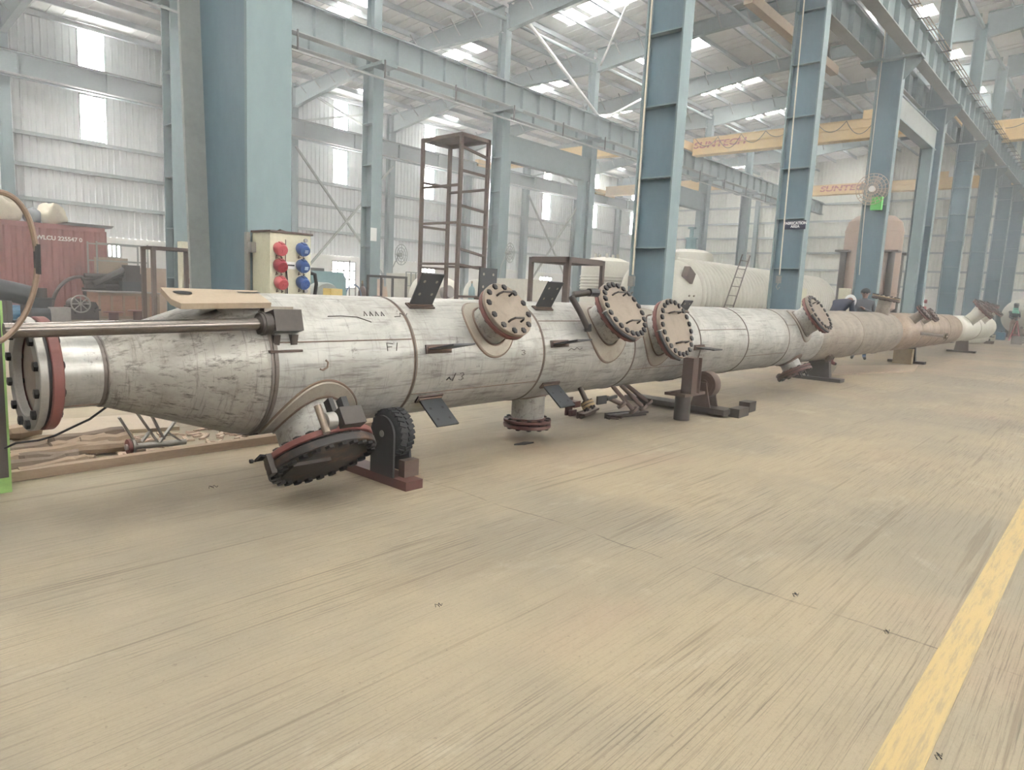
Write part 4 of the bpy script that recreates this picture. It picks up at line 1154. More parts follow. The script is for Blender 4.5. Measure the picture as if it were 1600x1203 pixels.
# wooden crate
a_, c_ = G(155, 498), G(247, 492); Yc = a_.y
x0, x1 = P(155, 470, Yc).x, P(247, 470, Yc).x; zt = P(155, 457, Yc).z
g = T('wooden_crate', 'long reddish plywood crate with steel sheets on its lid', 'crate', ((x0 + x1) / 2, Yc, 0))
b = MB(); b.bb(x0, x1, Yc, Yc + 1.0, 0, zt); b.build('panels', 'woodred', g)
b = MB()
for u in (0, .2, .4, .62, .82, 1): xx = x0 + (x1 - x0) * u; b.bb(xx - .03, xx + .03, Yc - .03, Yc, 0, zt)
b.bb(x0, x1, Yc - .025, Yc, .0, .07); b.bb(x0, x1, Yc - .025, Yc, zt - .07, zt); b.build('battens', 'wood', g)
b = MB(); b.bb(x0 - .1, x1 + .1, Yc - .08, Yc + 1.05, zt, zt + .03); b.build('lid_sheet', 'steel', g)
for (px, py, sz, lb) in ((178, 500, .2, 'low dark-red flanged stool left of the wooden crate front'), (216, 500, .24, 'low dark-red flat-topped stand in front of the wooden crate')):
    q = G(px, py); g = T('red_stool', lb, 'stand', q)
    b = MB(); b.cyl(q, q + Vector((0, 0, sz)), .12, 18); b.build('barrel', 'reddark', g); b = MB(); b.cyl(q + Vector((0, 0, sz)), q + Vector((0, 0, sz + .03)), .25, 20); b.build('top', 'red', g)
# low steel frame table
def frame(name, label, N, dx, dy, z, mat, t_=.06, rails=(), plate=True, top_t=.06, legname='leg'):
    g = T(name, label, 'frame', (N[0] + dx / 2, N[1] + dy / 2, 0))
    for i in (0, 1):
        for j in (0, 1):
            x, y = N[0] + dx * i, N[1] + dy * j
            MB().bb(x - t_ / 2, x + t_ / 2, y - t_ / 2, y + t_ / 2, 0, z).build(legname, mat, g)
    b = MB()
    for y in (N[1], N[1] + dy): b.bb(N[0] - t_ / 2, N[0] + dx + t_ / 2, y - t_ / 2, y + t_ / 2, z - top_t, z)
    for x in (N[0], N[0] + dx): b.bb(x - t_ / 2, x + t_ / 2, N[1], N[1] + dy, z - top_t, z)
    if plate: b.bb(N[0], N[0] + dx, N[1], N[1] + dy, z, z + .012)
    b.build('top_frame', mat, g)
    for (side, zz, dz) in rails:
        b = MB(); q = t_ * .7
        A = {'n': (N[0], N[1]), 'r': (N[0] + dx, N[1]), 'f': (N[0] + dx, N[1] + dy), 'l': (N[0], N[1] + dy)}
        e = {'front': 'nr', 'left': 'ln', 'back': 'lf', 'right': 'rf'}[side]
        p_, r_ = A[e[0]], A[e[1]]
        b.bar((p_[0], p_[1], zz), (r_[0], r_[1], zz + dz), q, q); b.build('rung', mat, g)
    return g


N = P(239, 385, 17.0)
frame('steel_table', 'dark rusty steel table frame in front of the pale left column, by the crate', (N.x, 17.0), 1.0, .6, N.z, 'rust', .09)
q = P(205, 430, 22.1); g = T('vise_stand', 'dark machine stand right of the red container', 'machine', (q.x, 22.1, 0))
MB().bb(q.x - .32, q.x + .32, 21.9, 22.3, 0, 1.02).build('stand', 'charcoal', g); MB().bb(q.x - .2, q.x + .2, 21.95, 22.25, 1.02, 1.5).build('head', 'darksteel', g)
b = MB(); b.tube([(q.x - .2, 22.1, 1.35), (q.x - 1.0, 22.1, .9)], .1, 10); b.build('arm', 'darksteel', g)
q = P(222, 430, 24.5); g = T('yellow_drum', 'yellowish drum on a stand between machine and boxes, left background', 'drum', (q.x, 24.5, 0))
MB().cyl((q.x, 24.5, .8), (q.x, 24.5, 1.25), .22, 20).build('drum', 'plate', g); MB().cyl((q.x, 24.5, 0), (q.x, 24.5, .8), .1, 12).build('stand', 'darksteel', g)
q = P(256, 435, 22.0)
tag(MB().bb(q.x - .5, q.x + .5, 22.0, 22.6, 0, 1.45).build('tan_cabinet', 'board', org=(q.x, 20.8, 0)), 'plain tan upright board box left of the pale column', 'cabinet')
q = P(194, 400, 22.6)
b = MB()
for xx in (q.x - .7, q.x + .7):
    for yy in (22.7, 23.5): b.bb(xx - .02, xx + .02, yy - .02, yy + .02, 0, 2.15)
for z in (1.1, 1.6, 2.1): b.bb(q.x - .7, q.x + .7, 22.68, 22.72, z - .02, z + .02); b.bb(q.x - .7, q.x + .7, 23.48, 23.52, z - .02, z + .02)
g = T('wire_rack', 'thin wire rack with a yellow frame behind the machine stand, right of the container', 'rack', (q.x, 23.1, 0)); b.build('frame', 'palegrey', g)
b = MB(); b.bb(q.x - .6, q.x + .2, 22.9, 23.3, 1.15, 1.7); b.build('yellow_frame', 'plate', g)
q = P(178, 425, 22.2); b = MB(); rnd = random.Random(9)
for k in range(7): b.cyl((q.x - .8, 22.1 + .12 * (k % 3), .55 + .1 * k), (q.x + .8, 22.2 + .1 * (k % 2), .6 + .1 * k), .06, 10)
for xx in (-.6, .6): b.bb(q.x + xx - .04, q.x + xx + .04, 22.0, 22.5, 0, .6)
o = tag(b.build('pipe_pile', 'darksteel', org=(q.x, 22.2, 0)), 'pile of dark pipes on a trestle right of the red container', 'pipes'); o['kind'] = 'stuff'
# second socket panel on the pale column
q = P(284, 418, 18.6); g = T('socket_panel', 'small distant grey socket panel on the pale column left of the huge column', 'socket panel', (q.x, 18.5, 1))
MB().bb(q.x - .1, q.x + .45, 18.35, 18.6, .9, 2.15).build('box', 'boxcream', g)
for i in range(6):
    xx = q.x + .07 + .24 * (i % 2); zz = 1.15 + .33 * (i // 2); MB().cyl((xx, 18.35, zz), (xx, 18.27, zz - .02), .07, 12).build('socket', 'sockred' if i % 2 == 0 else 'charcoal', g)
q = P(300, 440, 18.2); 
lump('plastic_sheet', 'crumpled pale plastic hanging below the distant grey socket panel', 'plastic', (q.x + .1, 18.05, 0), (.25, .1, 1.2), 'tarpgrey', 8)

# ------------------------------------------------------------ centre background
q = P(518, 445, 15.5); g = T('workshop_machine', 'teal workshop machine with rounded hood right of the large socket panel', 'machine', (q.x, 15.8, 0))
x0, x1 = P(488, 440, 15.5).x, P(541, 440, 15.5).x; zt = P(510, 424, 15.5).z
MB().prism([(x0, .1), (x1, .1), (x1, zt - .15), (x1 - .12, zt), (x0, zt)], 'y', 15.5, 16.6).build('housing', 'teal', g)
MB().bb(x0 + .1, x1 - .1, 15.6, 16.5, 0, .1).build('plinth', 'darksteel', g)
MB().bb(x0 + .2, x0 + .6, 15.9, 16.2, zt, zt + .08).build('top_box', 'darksteel', g)
q = P(504, 456, 13.5); g = T('grey_blower', 'dull grey domed blower in front of the teal machine', 'blower', (q.x, 13.5, 0))
zt = P(504, 441, 13.5).z
b = MB(); b.lathe([(.34, -.2), (.36, -.15), (.36, .15), (.34, .2)], 32, Matrix(((1, 0, 0, q.x), (0, 0, -1, 13.5), (0, 1, 0, zt - .36), (0, 0, 0, 1)))); b.build('casing', 'palegrey', g); MB().bb(q.x - .3, q.x + .3, 13.3, 13.7, 0, zt - .5).build('stand', 'darksteel', g)
q = P(522, 458, 12.5); tag(MB().bb(q.x - .14, q.x + .14, 12.4, 12.7, 0, P(522, 451, 12.5).z).build('yellow_can', 'safetyyellow', org=(q.x, 12.5, 0)), 'small yellow can seen above the vessel, below the teal machine', 'can')
q = P(482, 461, 4.6)
gcols = [(566, 'brown gas cylinder left of the pale blue column base', 'rust'), (737, 'green-grey gas cylinder between the ladder tower and first manway', 'teal')]
for px, lb, mt in gcols:
    Yg = 16.5; q = P(px, 455, Yg); zt = P(px, 443, Yg).z
    b = MB(); b.lathe([(.1, 0), (.115, .02), (.115, zt - .25), (.09, zt - .14), (.035, zt - .08), (.03, zt)], 18, Matrix.Translation((q.x, Yg, 0)))
    g = T('gas_cylinder', lb, 'gas cylinder', (q.x, Yg, 0)); b.build('body', mt, g); MB().cyl((q.x, Yg, zt), (q.x, Yg, zt + .08), .025, 8).build('valve', 'ochre', g)
q = P(546, 450, 16.0); g = T('cylinder_trolley', 'thin tangled trolley with hoses beside the brown gas cylinder', 'trolley', (q.x, 16.0, 0))
b = MB(); b.tube([(q.x, 16.0, 0), (q.x, 16.0, 1.9)], .02, 6); b.tube([(q.x + .2, 16.0, 0), (q.x + .2, 16.0, 1.3)], .02, 6); b.bb(q.x - .05, q.x + .3, 15.8, 16.15, .02, .06); b.build('frame', 'steel', g)
b = MB(); b.tube([(q.x + .1 + .25 * math.cos(a), 15.95, .95 + .3 * math.sin(a)) for a in [2 * PI * i / 20 for i in range(20)]], .02, 6, closed=True); b.build('hose', 'bluecloth', g)
N = P(596, 430, 15.0)
gg = frame('cage_frame', 'grey open cage of steel tubes with leaning boards, right of the pale blue column', (N.x, 15.0), .85, .6, N.z, 'darksteel', .05, [('front', .8, 0), ('back', .8, 0)], plate=False)
b = MB(); b.bar((N.x + .15, 15.2, 0), (N.x + .35, 15.5, N.z - .1), .18, .02); b.bar((N.x + .45, 15.2, 0), (N.x + .5, 15.5, N.z - .3), .12, .02); b.build('leaning_board', 'board', gg)
q = P(645, 445, 15.5); g = T('caged_tank', 'white caged liquid tank left of the ladder tower foot', 'tank', (q.x, 15.5, 0))
zt = P(645, 426, 15.5).z
MB().bb(q.x - .42, q.x + .42, 15.3, 16.2, .12, zt - .04).build('bladder', 'tank', g)
b = MB()
for k in range(6): xx = q.x - .45 + .18 * k; b.bb(xx - .012, xx + .012, 15.25, 15.275, .1, zt)
for k in range(5): z = .15 + (zt - .15) * k / 4; b.bb(q.x - .46, q.x + .46, 15.25, 15.275, z - .012, z + .012)
b.bb(q.x - .46, q.x + .46, 15.25, 16.25, 0, .1); b.build('cage', 'palegrey', g)


def lying_tank(name, label, x0, x1, y, z, r, mat, manway=True):
    g = T(name, label, 'tank', ((x0 + x1) / 2, y, 0))
    Q = Matrix(((0, 0, 1, 0), (1, 0, 0, y), (0, 1, 0, z), (0, 0, 0, 1)))
    MB().lathe([(.01, x0 - r * .35), (r * .5, x0 - r * .28), (r * .85, x0 - r * .14), (r, x0), (r, x1), (r * .85, x1 + r * .14), (r * .5, x1 + r * .28), (.01, x1 + r * .35)], 40, Q, cap=False).build('shell', mat, g)
    for x in (x0 + .4, x1 - .4): MB().bb(x - .08, x + .08, y - r * .8, y + r * .8, 0, z - r * .55).build('saddle', 'darksteel', g)
    if manway: MB().cyl((x0 + .3, y - r * .7, z + r * .2), (x0 + .3, y - r * 1.35, z + r * .35), r * .3, 20).build('manway', 'steel', g)
    return g


x0, x1 = P(672, 450, 13.0).x, P(710, 450, 13.0).x
tk = lying_tank('storage_tank', 'pale lying tank with a side manway seen between the legs of the ladder tower', x0, x1, 13.3, P(690, 433, 13.0).z - .53, .52, 'tank')
x0, x1 = P(748, 450, 17).x, P(800, 450, 17).x
lying_tank('storage_tank', 'pale lying tank right of the ladder tower, half behind the first round manway', x0, x1, 17.2, P(770, 437, 17).z - .6, .58, 'tank', False)
q = P(838, 450, 13); tag(MB().bb(P(820, 450, 13).x, P(856, 450, 13).x, 13, 14.2, 0, P(838, 437, 13).z).build('beige_cabinet', 'tank', org=(q.x, 13.5, 0)), 'plain beige tank box beneath the low table frame', 'box')
# ladder tower
NN = P(722, 207, 9.0); LL = P(661, 212, 10.0); dx = P(764, 217, 9.0).x - NN.x
dy = 1.02
zt = NN.z
sides = [('front', 3.35, -.02), ('front', 3.75, -.1), ('front', 2.75, -.06), ('front', 2.42, 0), ('front', 2.0, -.1), ('front', 1.72, -.06), ('front', 1.15, 0),
         ('left', 3.1, 0), ('left', 2.45, 0), ('left', 1.72, 0), ('back', 3.2, 0), ('back', 2.4, 0), ('back', 1.65, 0), ('right', 3.1, 0), ('right', 1.7, 0), ('back', .9, 0), ('left', .8, 0), ('front', .5, 0)]
tw = frame('ladder_tower', 'tall dark rusty scaffold tower with ladder rungs and a top plate', (NN.x, 9.0), dx, dy, zt, 'rust', .058, sides)
# table frame
NT_ = P(889, 402, 8.2); RT = P(942, 405, 8.2)
frame('steel_table', 'rust-brown steel table frame above the vessel, right of the ladder tower', (NT_.x, 8.2), RT.x - NT_.x, .95, NT_.z, 'rust', .075, [], plate=True, top_t=.1)
# upright tanks
q = P(946, 430, 15.5); g = T('upright_tank', 'cream upright tank with dished top, left of the nearest blue column', 'tank', (q.x, 15.5, 0))
zt = P(946, 405, 15.5).z; r_ = (P(973, 430, 15.5).x - q.x) * .78
MB().lathe([(r_, 0), (r_, zt - .25), (r_ * .93, zt - .1), (r_ * .6, zt + .03), (.01, zt + .1)], 36, Matrix.Translation((q.x, 15.5, 0))).build('shell', 'tank', g)
for k in range(5): b = MB(); z = zt - .7 - .12 * k; b.tube([(q.x + (r_ + .01) * math.cos(a), 15.5 + (r_ + .01) * math.sin(a), z) for a in [2 * PI * i / 36 for i in range(36)]], .035, 6, closed=True); b.build('coil', 'tank', g)
b = MB()
for k in range(5): a = k * 1.25; b.cyl((q.x + .45 * math.cos(a), 15.5 + .45 * math.sin(a), zt - .1), (q.x + .45 * math.cos(a), 15.5 + .45 * math.sin(a), zt + .2), .06, 10)
b.build('top_nozzle', 'tank', g)
b = MB(); b.cyl((q.x + .5, 14.8, zt - .45), (q.x + .5, 14.6, zt - .45), .1, 10); b.build('valve', 'sockred', g)
q = P(1078, 400, 16.5); g = T('upright_tank', 'cream dished tank with agitator on top, behind the corrugated tank', 'tank', (q.x, 16.5, 0))
zt = P(1078, 391, 16.5).z; r_ = 1.15
MB().lathe([(r_, 0), (r_, zt - .4), (r_ * .93, zt - .15), (r_ * .6, zt), (.01, zt + .08)], 36, Matrix.Translation((q.x, 16.5, 0))).build('shell', 'tank', g)
b = MB(); b.cyl((q.x, 16.5, zt), (q.x, 16.5, zt + .55), .25, 16); b.cyl((q.x, 16.5, zt + .55), (q.x, 16.5, zt + .6), .32, 16); b.cyl((q.x, 16.5, zt + .6), (q.x, 16.5, zt + 1.1), .1, 12); b.cyl((q.x, 16.5, zt + 1.05), (q.x, 16.5, zt + 1.12), .2, 12); b.build('agitator', 'teal', g)
# corrugated tank with limpet coils
ctY, ctz, ctr = 11.2, 1.42, 1.12
g = T('corrugated_tank', 'big cream lying tank wrapped in half-pipe ribs, between the nearest two blue columns', 'tank', (25, ctY, 0))
Q = Matrix(((0, 0, 1, 0), (1, 0, 0, ctY), (0, 1, 0, ctz), (0, 0, 0, 1)))
MB().lathe([(.01, 18.45), (ctr * .5, 18.52), (ctr * .85, 18.7), (ctr, 18.95), (ctr, 33.6), (ctr * .85, 33.85), (.01, 34)], 56, Q, cap=False).build('shell', 'tank', g)
x = 20.35
pr = []
while x < 33.4:
    pr += [(ctr, x - .12), (ctr + .055, x - .09), (ctr + .085, x - .03), (ctr + .085, x + .03), (ctr + .055, x + .09), (ctr, x + .12)]; x += .3
o = MB().lathe(pr, 56, Q, cap=False).build('limpet_coil', 'tank', g, angle=60); o['kind'] = 'stuff'
b = MB()
for xx in (19.6, 26, 32): b.bb(xx - .12, xx + .12, ctY - .9, ctY + .9, 0, .55)
b.build('saddle', 'rust', g)
p = P(1078, 430, 10.1); b = MB(); b.box((p.x, 10.15, p.z), (.45, .2, .35), None, Matrix.Rotation(.5, 3, 'Y')); b.build('bracket', 'rust', g)
b = MB()
for xx in (19.3, 20.0, 28, 28.6): b.cyl((xx, ctY - .2, ctz + ctr - .05), (xx, ctY - .2, ctz + ctr + .18), .07, 10); b.cyl((xx, ctY - .2, ctz + ctr + .15), (xx, ctY - .2, ctz + ctr + .19), .12, 12)
b.build('top_nozzle', 'tank', g)
p0, p1 = P(1132, 478, 9.6), P(1160, 398, 10.5); w_ = .42
g = T('leaning_ladder', 'thin steel ladder leaning on the ribbed cream tank', 'ladder', (p0.x, 9.4, 0))
d = (p1 - p0); k0 = -p0.z / d.z; foot = p0 + d * k0
for s in (0, 1): MB().bar(foot + Vector((w_ * s * 1.6, 0, 0)), p1 + Vector((w_ * s * 1.6, 0, 0)), .035, .035).build('rail', 'rust', g)
for k in range(9):
    u = foot.lerp(p1, (k + .7) / 9.4); MB().bar(u, u + Vector((w_ * 1.6, 0, 0)), .025, .025).build('rung', 'rust', g)
# brown upright vessel
bx_, by_ = 34.6, 9.05
g = T('brown_vertical_vessel', 'tall pinkish-brown upright vessel with legs, behind the column with the fan', 'vessel', (bx_, by_, 0))
MB().lathe([(.01, .9), (.8, 1.0), (1.2, 1.3), (1.2, 4.75), (1.1, 5.15), (.8, 5.4), (.01, 5.5)], 40, Matrix.Translation((bx_, by_, 0))).build('shell', 'tankbrown', g)
for z in (2.0, 3.3, 4.7): b = MB(); b.tube([(bx_ + 1.205 * math.cos(a), by_ + 1.205 * math.sin(a), z) for a in [2 * PI * i / 40 for i in range(40)]], .02, 5, closed=True); b.build('weld_seam', 'tankbrown', g)
for a in (2.45, -.75, .8, -2.3):
    lx, ly = bx_ + 1.4 * math.cos(a), by_ + 1.4 * math.sin(a)
    MB().cyl((lx, ly, 0), (lx, ly, 3.75), .14, 14).build('leg', 'darksteel', g)
    MB().bb(lx - .3, lx + .3, ly - .3, ly + .3, 3.75, 3.83).build('leg_bracket', 'rust', g)
b = MB(); b.cyl((bx_, by_, 5.4), (bx_, by_, 5.8), .12, 12); b.cyl((bx_ - .5, by_ - .2, 5.3), (bx_ - .5, by_ - .2, 5.75), .08, 10); b.tube([(bx_ - .7, by_ - .3, 5.2), (bx_ - .6, by_ - .5, 5.9), (bx_ - .4, by_ - .6, 5.5)], .04, 8); b.build('top_nozzle', 'darksteel', g)

# right background clutter
p = G(1500, 536); g = T('pipe_piece', 'short pale open-ended pipe lying on the floor near the right edge', 'pipe', p)
a_ = Vector((p.x - .2, p.y, .28)); c_ = Vector((p.x + 1.6, p.y - .55, .28))
b = MB(); d = c_ - a_; q = d.to_track_quat('Z', 'Y').to_matrix().to_4x4(); q.translation = a_
b.lathe([(.28, 0), (.28, d.length), (.26, d.length), (.26, 0), (.28, 0)], 32, q, cap=False); b.build('shell', 'tank', g)
hx, hy = 47.2, 4.3
g = T('dished_vessel', 'round cream vessel end standing behind the welder at the right edge', 'vessel', (hx, hy, 0))
Qh = Matrix(((0, 0, 1, 0), (1, 0, 0, hy), (0, 1, 0, 1.2), (0, 0, 0, 1)))
MB().lathe([(.01, hx - .3), (.5, hx - .27), (.85, hx - .15), (1.0, hx), (1.0, hx + 5)], 40, Qh, cap=False).build('shell', 'tank', g)
b = MB()
for a in (.4, 1.7, 3.2, 4.6): b.cyl((hx - .35, hy + .6 * math.cos(a), 1.2 + .6 * math.sin(a)), (hx - .2, hy + .6 * math.cos(a), 1.2 + .6 * math.sin(a)), .07, 10)
b.build('nozzle', 'rust', g); MB().bb(hx + 1, hx + 1.3, hy - .8, hy + .8, 0, .45).build('saddle', 'rust', g)
g = T('open_drum', 'dark open mouth of a big pipe cut by the right edge of the picture', 'pipe', (40.5, 2.75, 0))
b = MB(); b.lathe([(.8, 40.5), (.8, 46), (.76, 46), (.76, 40.5), (.8, 40.5)], 40, Matrix(((0, 0, 1, 0), (1, 0, 0, 2.75), (0, 1, 0, 1.25), (0, 0, 0, 1))), cap=False); b.build('shell', 'teal', g)
MB().bb(41, 41.3, 2.2, 3.3, 0, .5).build('saddle', 'darksteel', g)
rnd = random.Random(21)
clut = [((1538, 528), (.5, .4, .35), 'darksteel', 'box', 'dark tool box on the floor left of the welder'), ((1563, 531), (.55, .35, .38), 'bluemotor', 'machine', 'small blue-grey welding set at the feet of the welder'),
        ((1545, 537), (.5, .3, .12), 'rust', 'scrap', 'low rusty scrap in front of the dark tool box near the right edge')]
for (px, py), (sx_, sy_, sz_), mt, ct, lb in clut:
    p = G(px, py); g = T({'box': 'tool_box', 'machine': 'welding_set', 'scrap': 'scrap_heap'}[ct], lb, ct, p)
    MB().bb(p.x - sx_ / 2, p.x + sx_ / 2, p.y - sy_ / 2, p.y + sy_ / 2, 0, sz_).build('body', mt, g)
    MB().tube([(p.x - sx_ * .3, p.y, sz_), (p.x - sx_ * .2, p.y, sz_ + .08), (p.x + sx_ * .2, p.y, sz_ + .08), (p.x + sx_ * .3, p.y, sz_)], .02, 6).build('handle', 'rubber', g)
p = G(1589, 538); g = T('wire_basket', 'grey wire basket on the floor at the right edge', 'basket', p)
b = MB()
for k in range(7): xx = p.x - .35 + .7 * k / 6; b.bb(xx - .012, xx + .012, p.y - .2, p.y - .18, 0, .35)
for k in range(4): b.bb(p.x - .35, p.x + .35, p.y - .21, p.y - .19, .1 * k + .02, .1 * k + .05)
b.bb(p.x - .35, p.x + .35, p.y - .2, p.y + .2, 0, .02); b.bb(p.x - .35, p.x - .33, p.y - .2, p.y + .2, 0, .35); b.bb(p.x + .33, p.x + .35, p.y - .2, p.y + .2, 0, .35); b.bb(p.x - .35, p.x + .35, p.y + .18, p.y + .2, 0, .35); b.build('wire_mesh', 'steel', g)
p = G(1588, 533); g = T('red_stand', 'thin red A-shaped stand beside the welder', 'stand', p)
b = MB(); b.bar((p.x - .1, p.y + .3, 0), (p.x + .2, p.y + .1, 1.0), .05, .05); b.bar((p.x + .4, p.y - .1, 0), (p.x + .2, p.y + .1, 1.0), .05, .05); b.bar((p.x, p.y + .2, .3), (p.x + .3, p.y, .3), .04, .04); b.build('frame', 'sockred', g)
q = P(1503, 455, 6.2)
for (px, py, wd, ht, mt, lb) in ((1443, 470, .35, 1.9, 'white', 'white panel with red sockets beyond the brown vessel, far right'), (1255, 455, .6, 1.75, 'boxcream', 'cream board standing right of the FABRICATION AREA column foot'), (1268 + 60, 452, .3, 1.9, 'boxcream', 'cream post-like board left of the fan column foot')):
    Yq = 6.9; q = P(px, py, Yq)
    g = T('white_cabinet', lb, 'cabinet', (q.x, Yq, 0)); MB().bb(q.x - wd / 2, q.x + wd / 2, Yq, Yq + .3, 0, ht).build('body', mt, g)
    MB().bb(q.x - wd / 2 + .05, q.x + wd / 2 - .05, Yq - .02, Yq, .3, ht - .1).build('door', mt, g)
    if px == 1443:
        for z in (1.1, 1.4, 1.7): MB().cyl((q.x + .1, Yq - .02, z), (q.x + .1, Yq - .12, z), .08, 12).build('socket', 'sockred', g)
# fans on far columns
for (px, py, Yf, lb) in ((797, 395, 18.3, 'wire cage fan on the pale column right of the ladder tower'), (627, 398, 20.5, 'distant pale fan left of the ladder tower')):
    q = P(px, py, Yf); g = T('wall_fan', lb, 'fan', q); b = MB(); k_ = .38
    for rr in (1, .7, .4): b.tube([q + Vector((k_ * rr * math.cos(a), k_ * rr * .3 * math.cos(a), k_ * rr * math.sin(a))) for a in [2 * PI * i / 20 for i in range(20)]], .014, 5, closed=True)
    for i in range(8): a = PI * i / 4; b.tube([q, q + Vector((k_ * math.cos(a), k_ * .3 * math.cos(a), k_ * math.sin(a)))], .01, 4)
    b.build('cage', 'palegrey', g); b = MB(); b.cyl(q + Vector((0, .02, 0)), q + Vector((0, .2, 0)), .08, 12); b.tube([q + Vector((0, .15, 0)), q + Vector((-.2, .25, -.5)), q + Vector((-.25, .3, -1.0))], .02, 6); b.tube([q + Vector((-.25, .3, -1.0)), Vector((q.x - .25, q.y + .3, 0))], .02, 6); b.build('stand', 'palegrey', g)

# ------------------------------------------------------------ left foreground
g = T('green_upright', 'bright green painted machine upright cut by the left edge', 'machine', (.6, 4.8, 0))
MB().bb(.45, P(8, 560, 4.7).x, 4.7, 4.95, 0, P(3, 470, 4.7).z).build('post', 'green', g)
MB().bb(.45, P(4, 560, 4.66).x, 4.66, 4.7, .1, P(3, 400, 4.66).z).build('edge_plate', 'darksteel', g)
hp = [P(-14, 300, 3.3), P(5, 301, 3.3), P(25, 312, 3.3), P(42, 335, 3.3), P(52, 365, 3.3), P(58, 405, 3.3), P(55, 445, 3.3), P(42, 485, 3.3), P(22, 515, 3.3), P(2, 532, 3.3), P(-12, 536, 3.32)]
sm = []
for i in range(len(hp) - 1):
    p0_, p1_, p2_, p3_ = hp[max(i - 1, 0)], hp[i], hp[i + 1], hp[min(i + 2, len(hp) - 1)]
    for k in range(5):
        t_ = k / 5; sm.append(.5 * ((2 * p1_) + (p2_ - p0_) * t_ + (2 * p0_ - 5 * p1_ + 4 * p2_ - p3_) * t_ ** 2 + (3 * p1_ - p0_ - 3 * p2_ + p3_) * t_ ** 3))
g = T('curved_hose', 'brown copper-coloured hose looping at the left edge beside the green upright', 'hose', (.45, 3.35, .8))
MB().tube(sm, .011, 8).build('hose', 'copper', g)
k_ = [q for q in sm if 1.4 < q.z < 1.52 and q.x > .5]
b = MB(); c_ = P(58, 405, 3.3); b.tube([c_ + Vector((.001, 0, .06)), c_, c_ + Vector((0, 0, -.06))], .0125, 8); b.build('dark_band', 'rubber', g)

# long timber edging and firewood under the vessel's end
pA, pB = G(0, 755), G(425, 692)
pts = [pA + Vector((-.8, -.05, .03)), pA + Vector((0, 0, .035)), pA.lerp(pB, .5) + Vector((0, .02, .03)), pB + Vector((0, 0, .035)), pB + Vector((1.2, .02, .03))]
b = MB()
for p_, q_ in zip(pts[:-1], pts[1:]): b.bar(p_, q_, .07, .06)
tag(b.build('timber_edging', 'wood', org=pA), 'long weathered timber batten lying on the floor behind the near end of the vessel', 'batten')
rnd = random.Random(5)
logs = [(30, 742, .5, .05, 0.1), (60, 728, .45, .045, -.2), (95, 718, .6, .05, .05), (120, 705, .4, .05, .3), (20, 722, .4, .06, -.1), (45, 705, .45, .04, .2), (150, 712, .45, .045, -.1),
        (85, 738, .4, .04, .25), (165, 700, .35, .05, 0), (10, 735, .3, .05, .4), (110, 730, .3, .035, -.3), (140, 695, .5, .05, .15), (185, 706, .3, .04, -.3), (15, 690, .4, .06, .2)]
lw = ['at the left edge beside the batten', 'second from the left edge', 'in the middle of the pile, long', 'near the pale end pipe', 'dark, close to the green upright', 'behind the front row', 'toward the red valve',
      'thin, at the front edge', 'at the right end of the pile', 'stubby, touching the green upright', 'thin, slanted across the front', 'long, at the back of the pile', 'small, beside the red valve', 'thick, farthest left at the back']
for (px, py, ln, rr, rz), wl_ in zip(logs, lw):
    p = G(px, py); d = Vector((math.cos(rz), math.sin(rz), 0)); b = MB(); n = 6
    pp = [p + d * ln * (k / n - .5) + Vector((rnd.uniform(-.01, .01), rnd.uniform(-.012, .012), rr + rnd.uniform(0, .012))) for k in range(n + 1)]
    b.tube(pp, [rr * rnd.uniform(.8, 1.08) for _ in pp], 8)
    tag(b.build('firewood_log', 'bark' if rnd.random() < .55 else 'wood', org=p, angle=20), 'split log under the vessel end, ' + wl_, 'log', 'logs under the near end of the vessel')
b = MB(); rnd = random.Random(13)
for k in range(170):
    u = rnd.random(); p = pA.lerp(pB, u) + Vector((0, rnd.uniform(.08, .8), 0)); a = rnd.uniform(0, 3)
    s_ = rnd.uniform(.02, .07); b.box(p + Vector((0, 0, .012)), (s_ * 2, s_ * .5, .015), None, Matrix.Rotation(a, 3, 'Z') @ Matrix.Rotation(rnd.uniform(-.2, .2), 3, 'X'))
o = tag(b.build('wood_chips', 'board', org=pA), 'scattered wood chips and bark on the floor behind the timber batten', 'wood chips'); o['kind'] = 'stuff'
# angle struts under the cone and the small red flanged pipe
g = T('strut_stand', 'crossed steel angle struts under the cone of the vessel with a small red flange', 'stand', G(240, 705))
Ys = 5.1
for (a_, c_) in (((186, 652), (217, 700)), ((214, 645), (246, 690)), ((232, 640), (256, 686)), ((276, 655), (247, 694)), ((222, 690), (236, 672)), ((262, 675), (284, 690))):
    MB().bar(P(*a_, Ys), P(*c_, Ys), .035, .012, up=(1, 0, 0)).build('angle_strut', 'steel', g)
b = MB(); q0 = P(196, 699, Ys); q1 = P(290, 690, Ys); b.cyl(q0, q1, .022, 12); b.build('pipe', 'steel', g)
b = MB(); qf = P(204, 698, Ys); b.cyl(qf + Vector((-.02, 0, 0)), qf + Vector((.0, 0, 0)), .055, 20); b.build('flange', 'red', g)
b = MB(); b.cyl(qf + Vector((.005, 0, 0)), qf + Vector((.022, 0, 0)), .055, 20); b.build('flange_mate', 'steel', g)
MB().bb(q0.x + .05, q0.x + .12, Ys - .04, Ys + .04, 0, q0.z - .02).build('foot', 'bark', g)
b = MB(); b.tube([P(166, 636, 3.9), P(140, 655, 3.95), P(112, 668, 4.0), P(85, 681, 4.1), P(60, 688, 4.2), P(25, 692, 4.3), P(8, 700, 4.5)], .006, 6)
tag(b.build('cable', 'rubber', org=P(110, 675, 4.1)), 'thin dark cable sagging from the pale end pipe to the wood pile', 'cable')
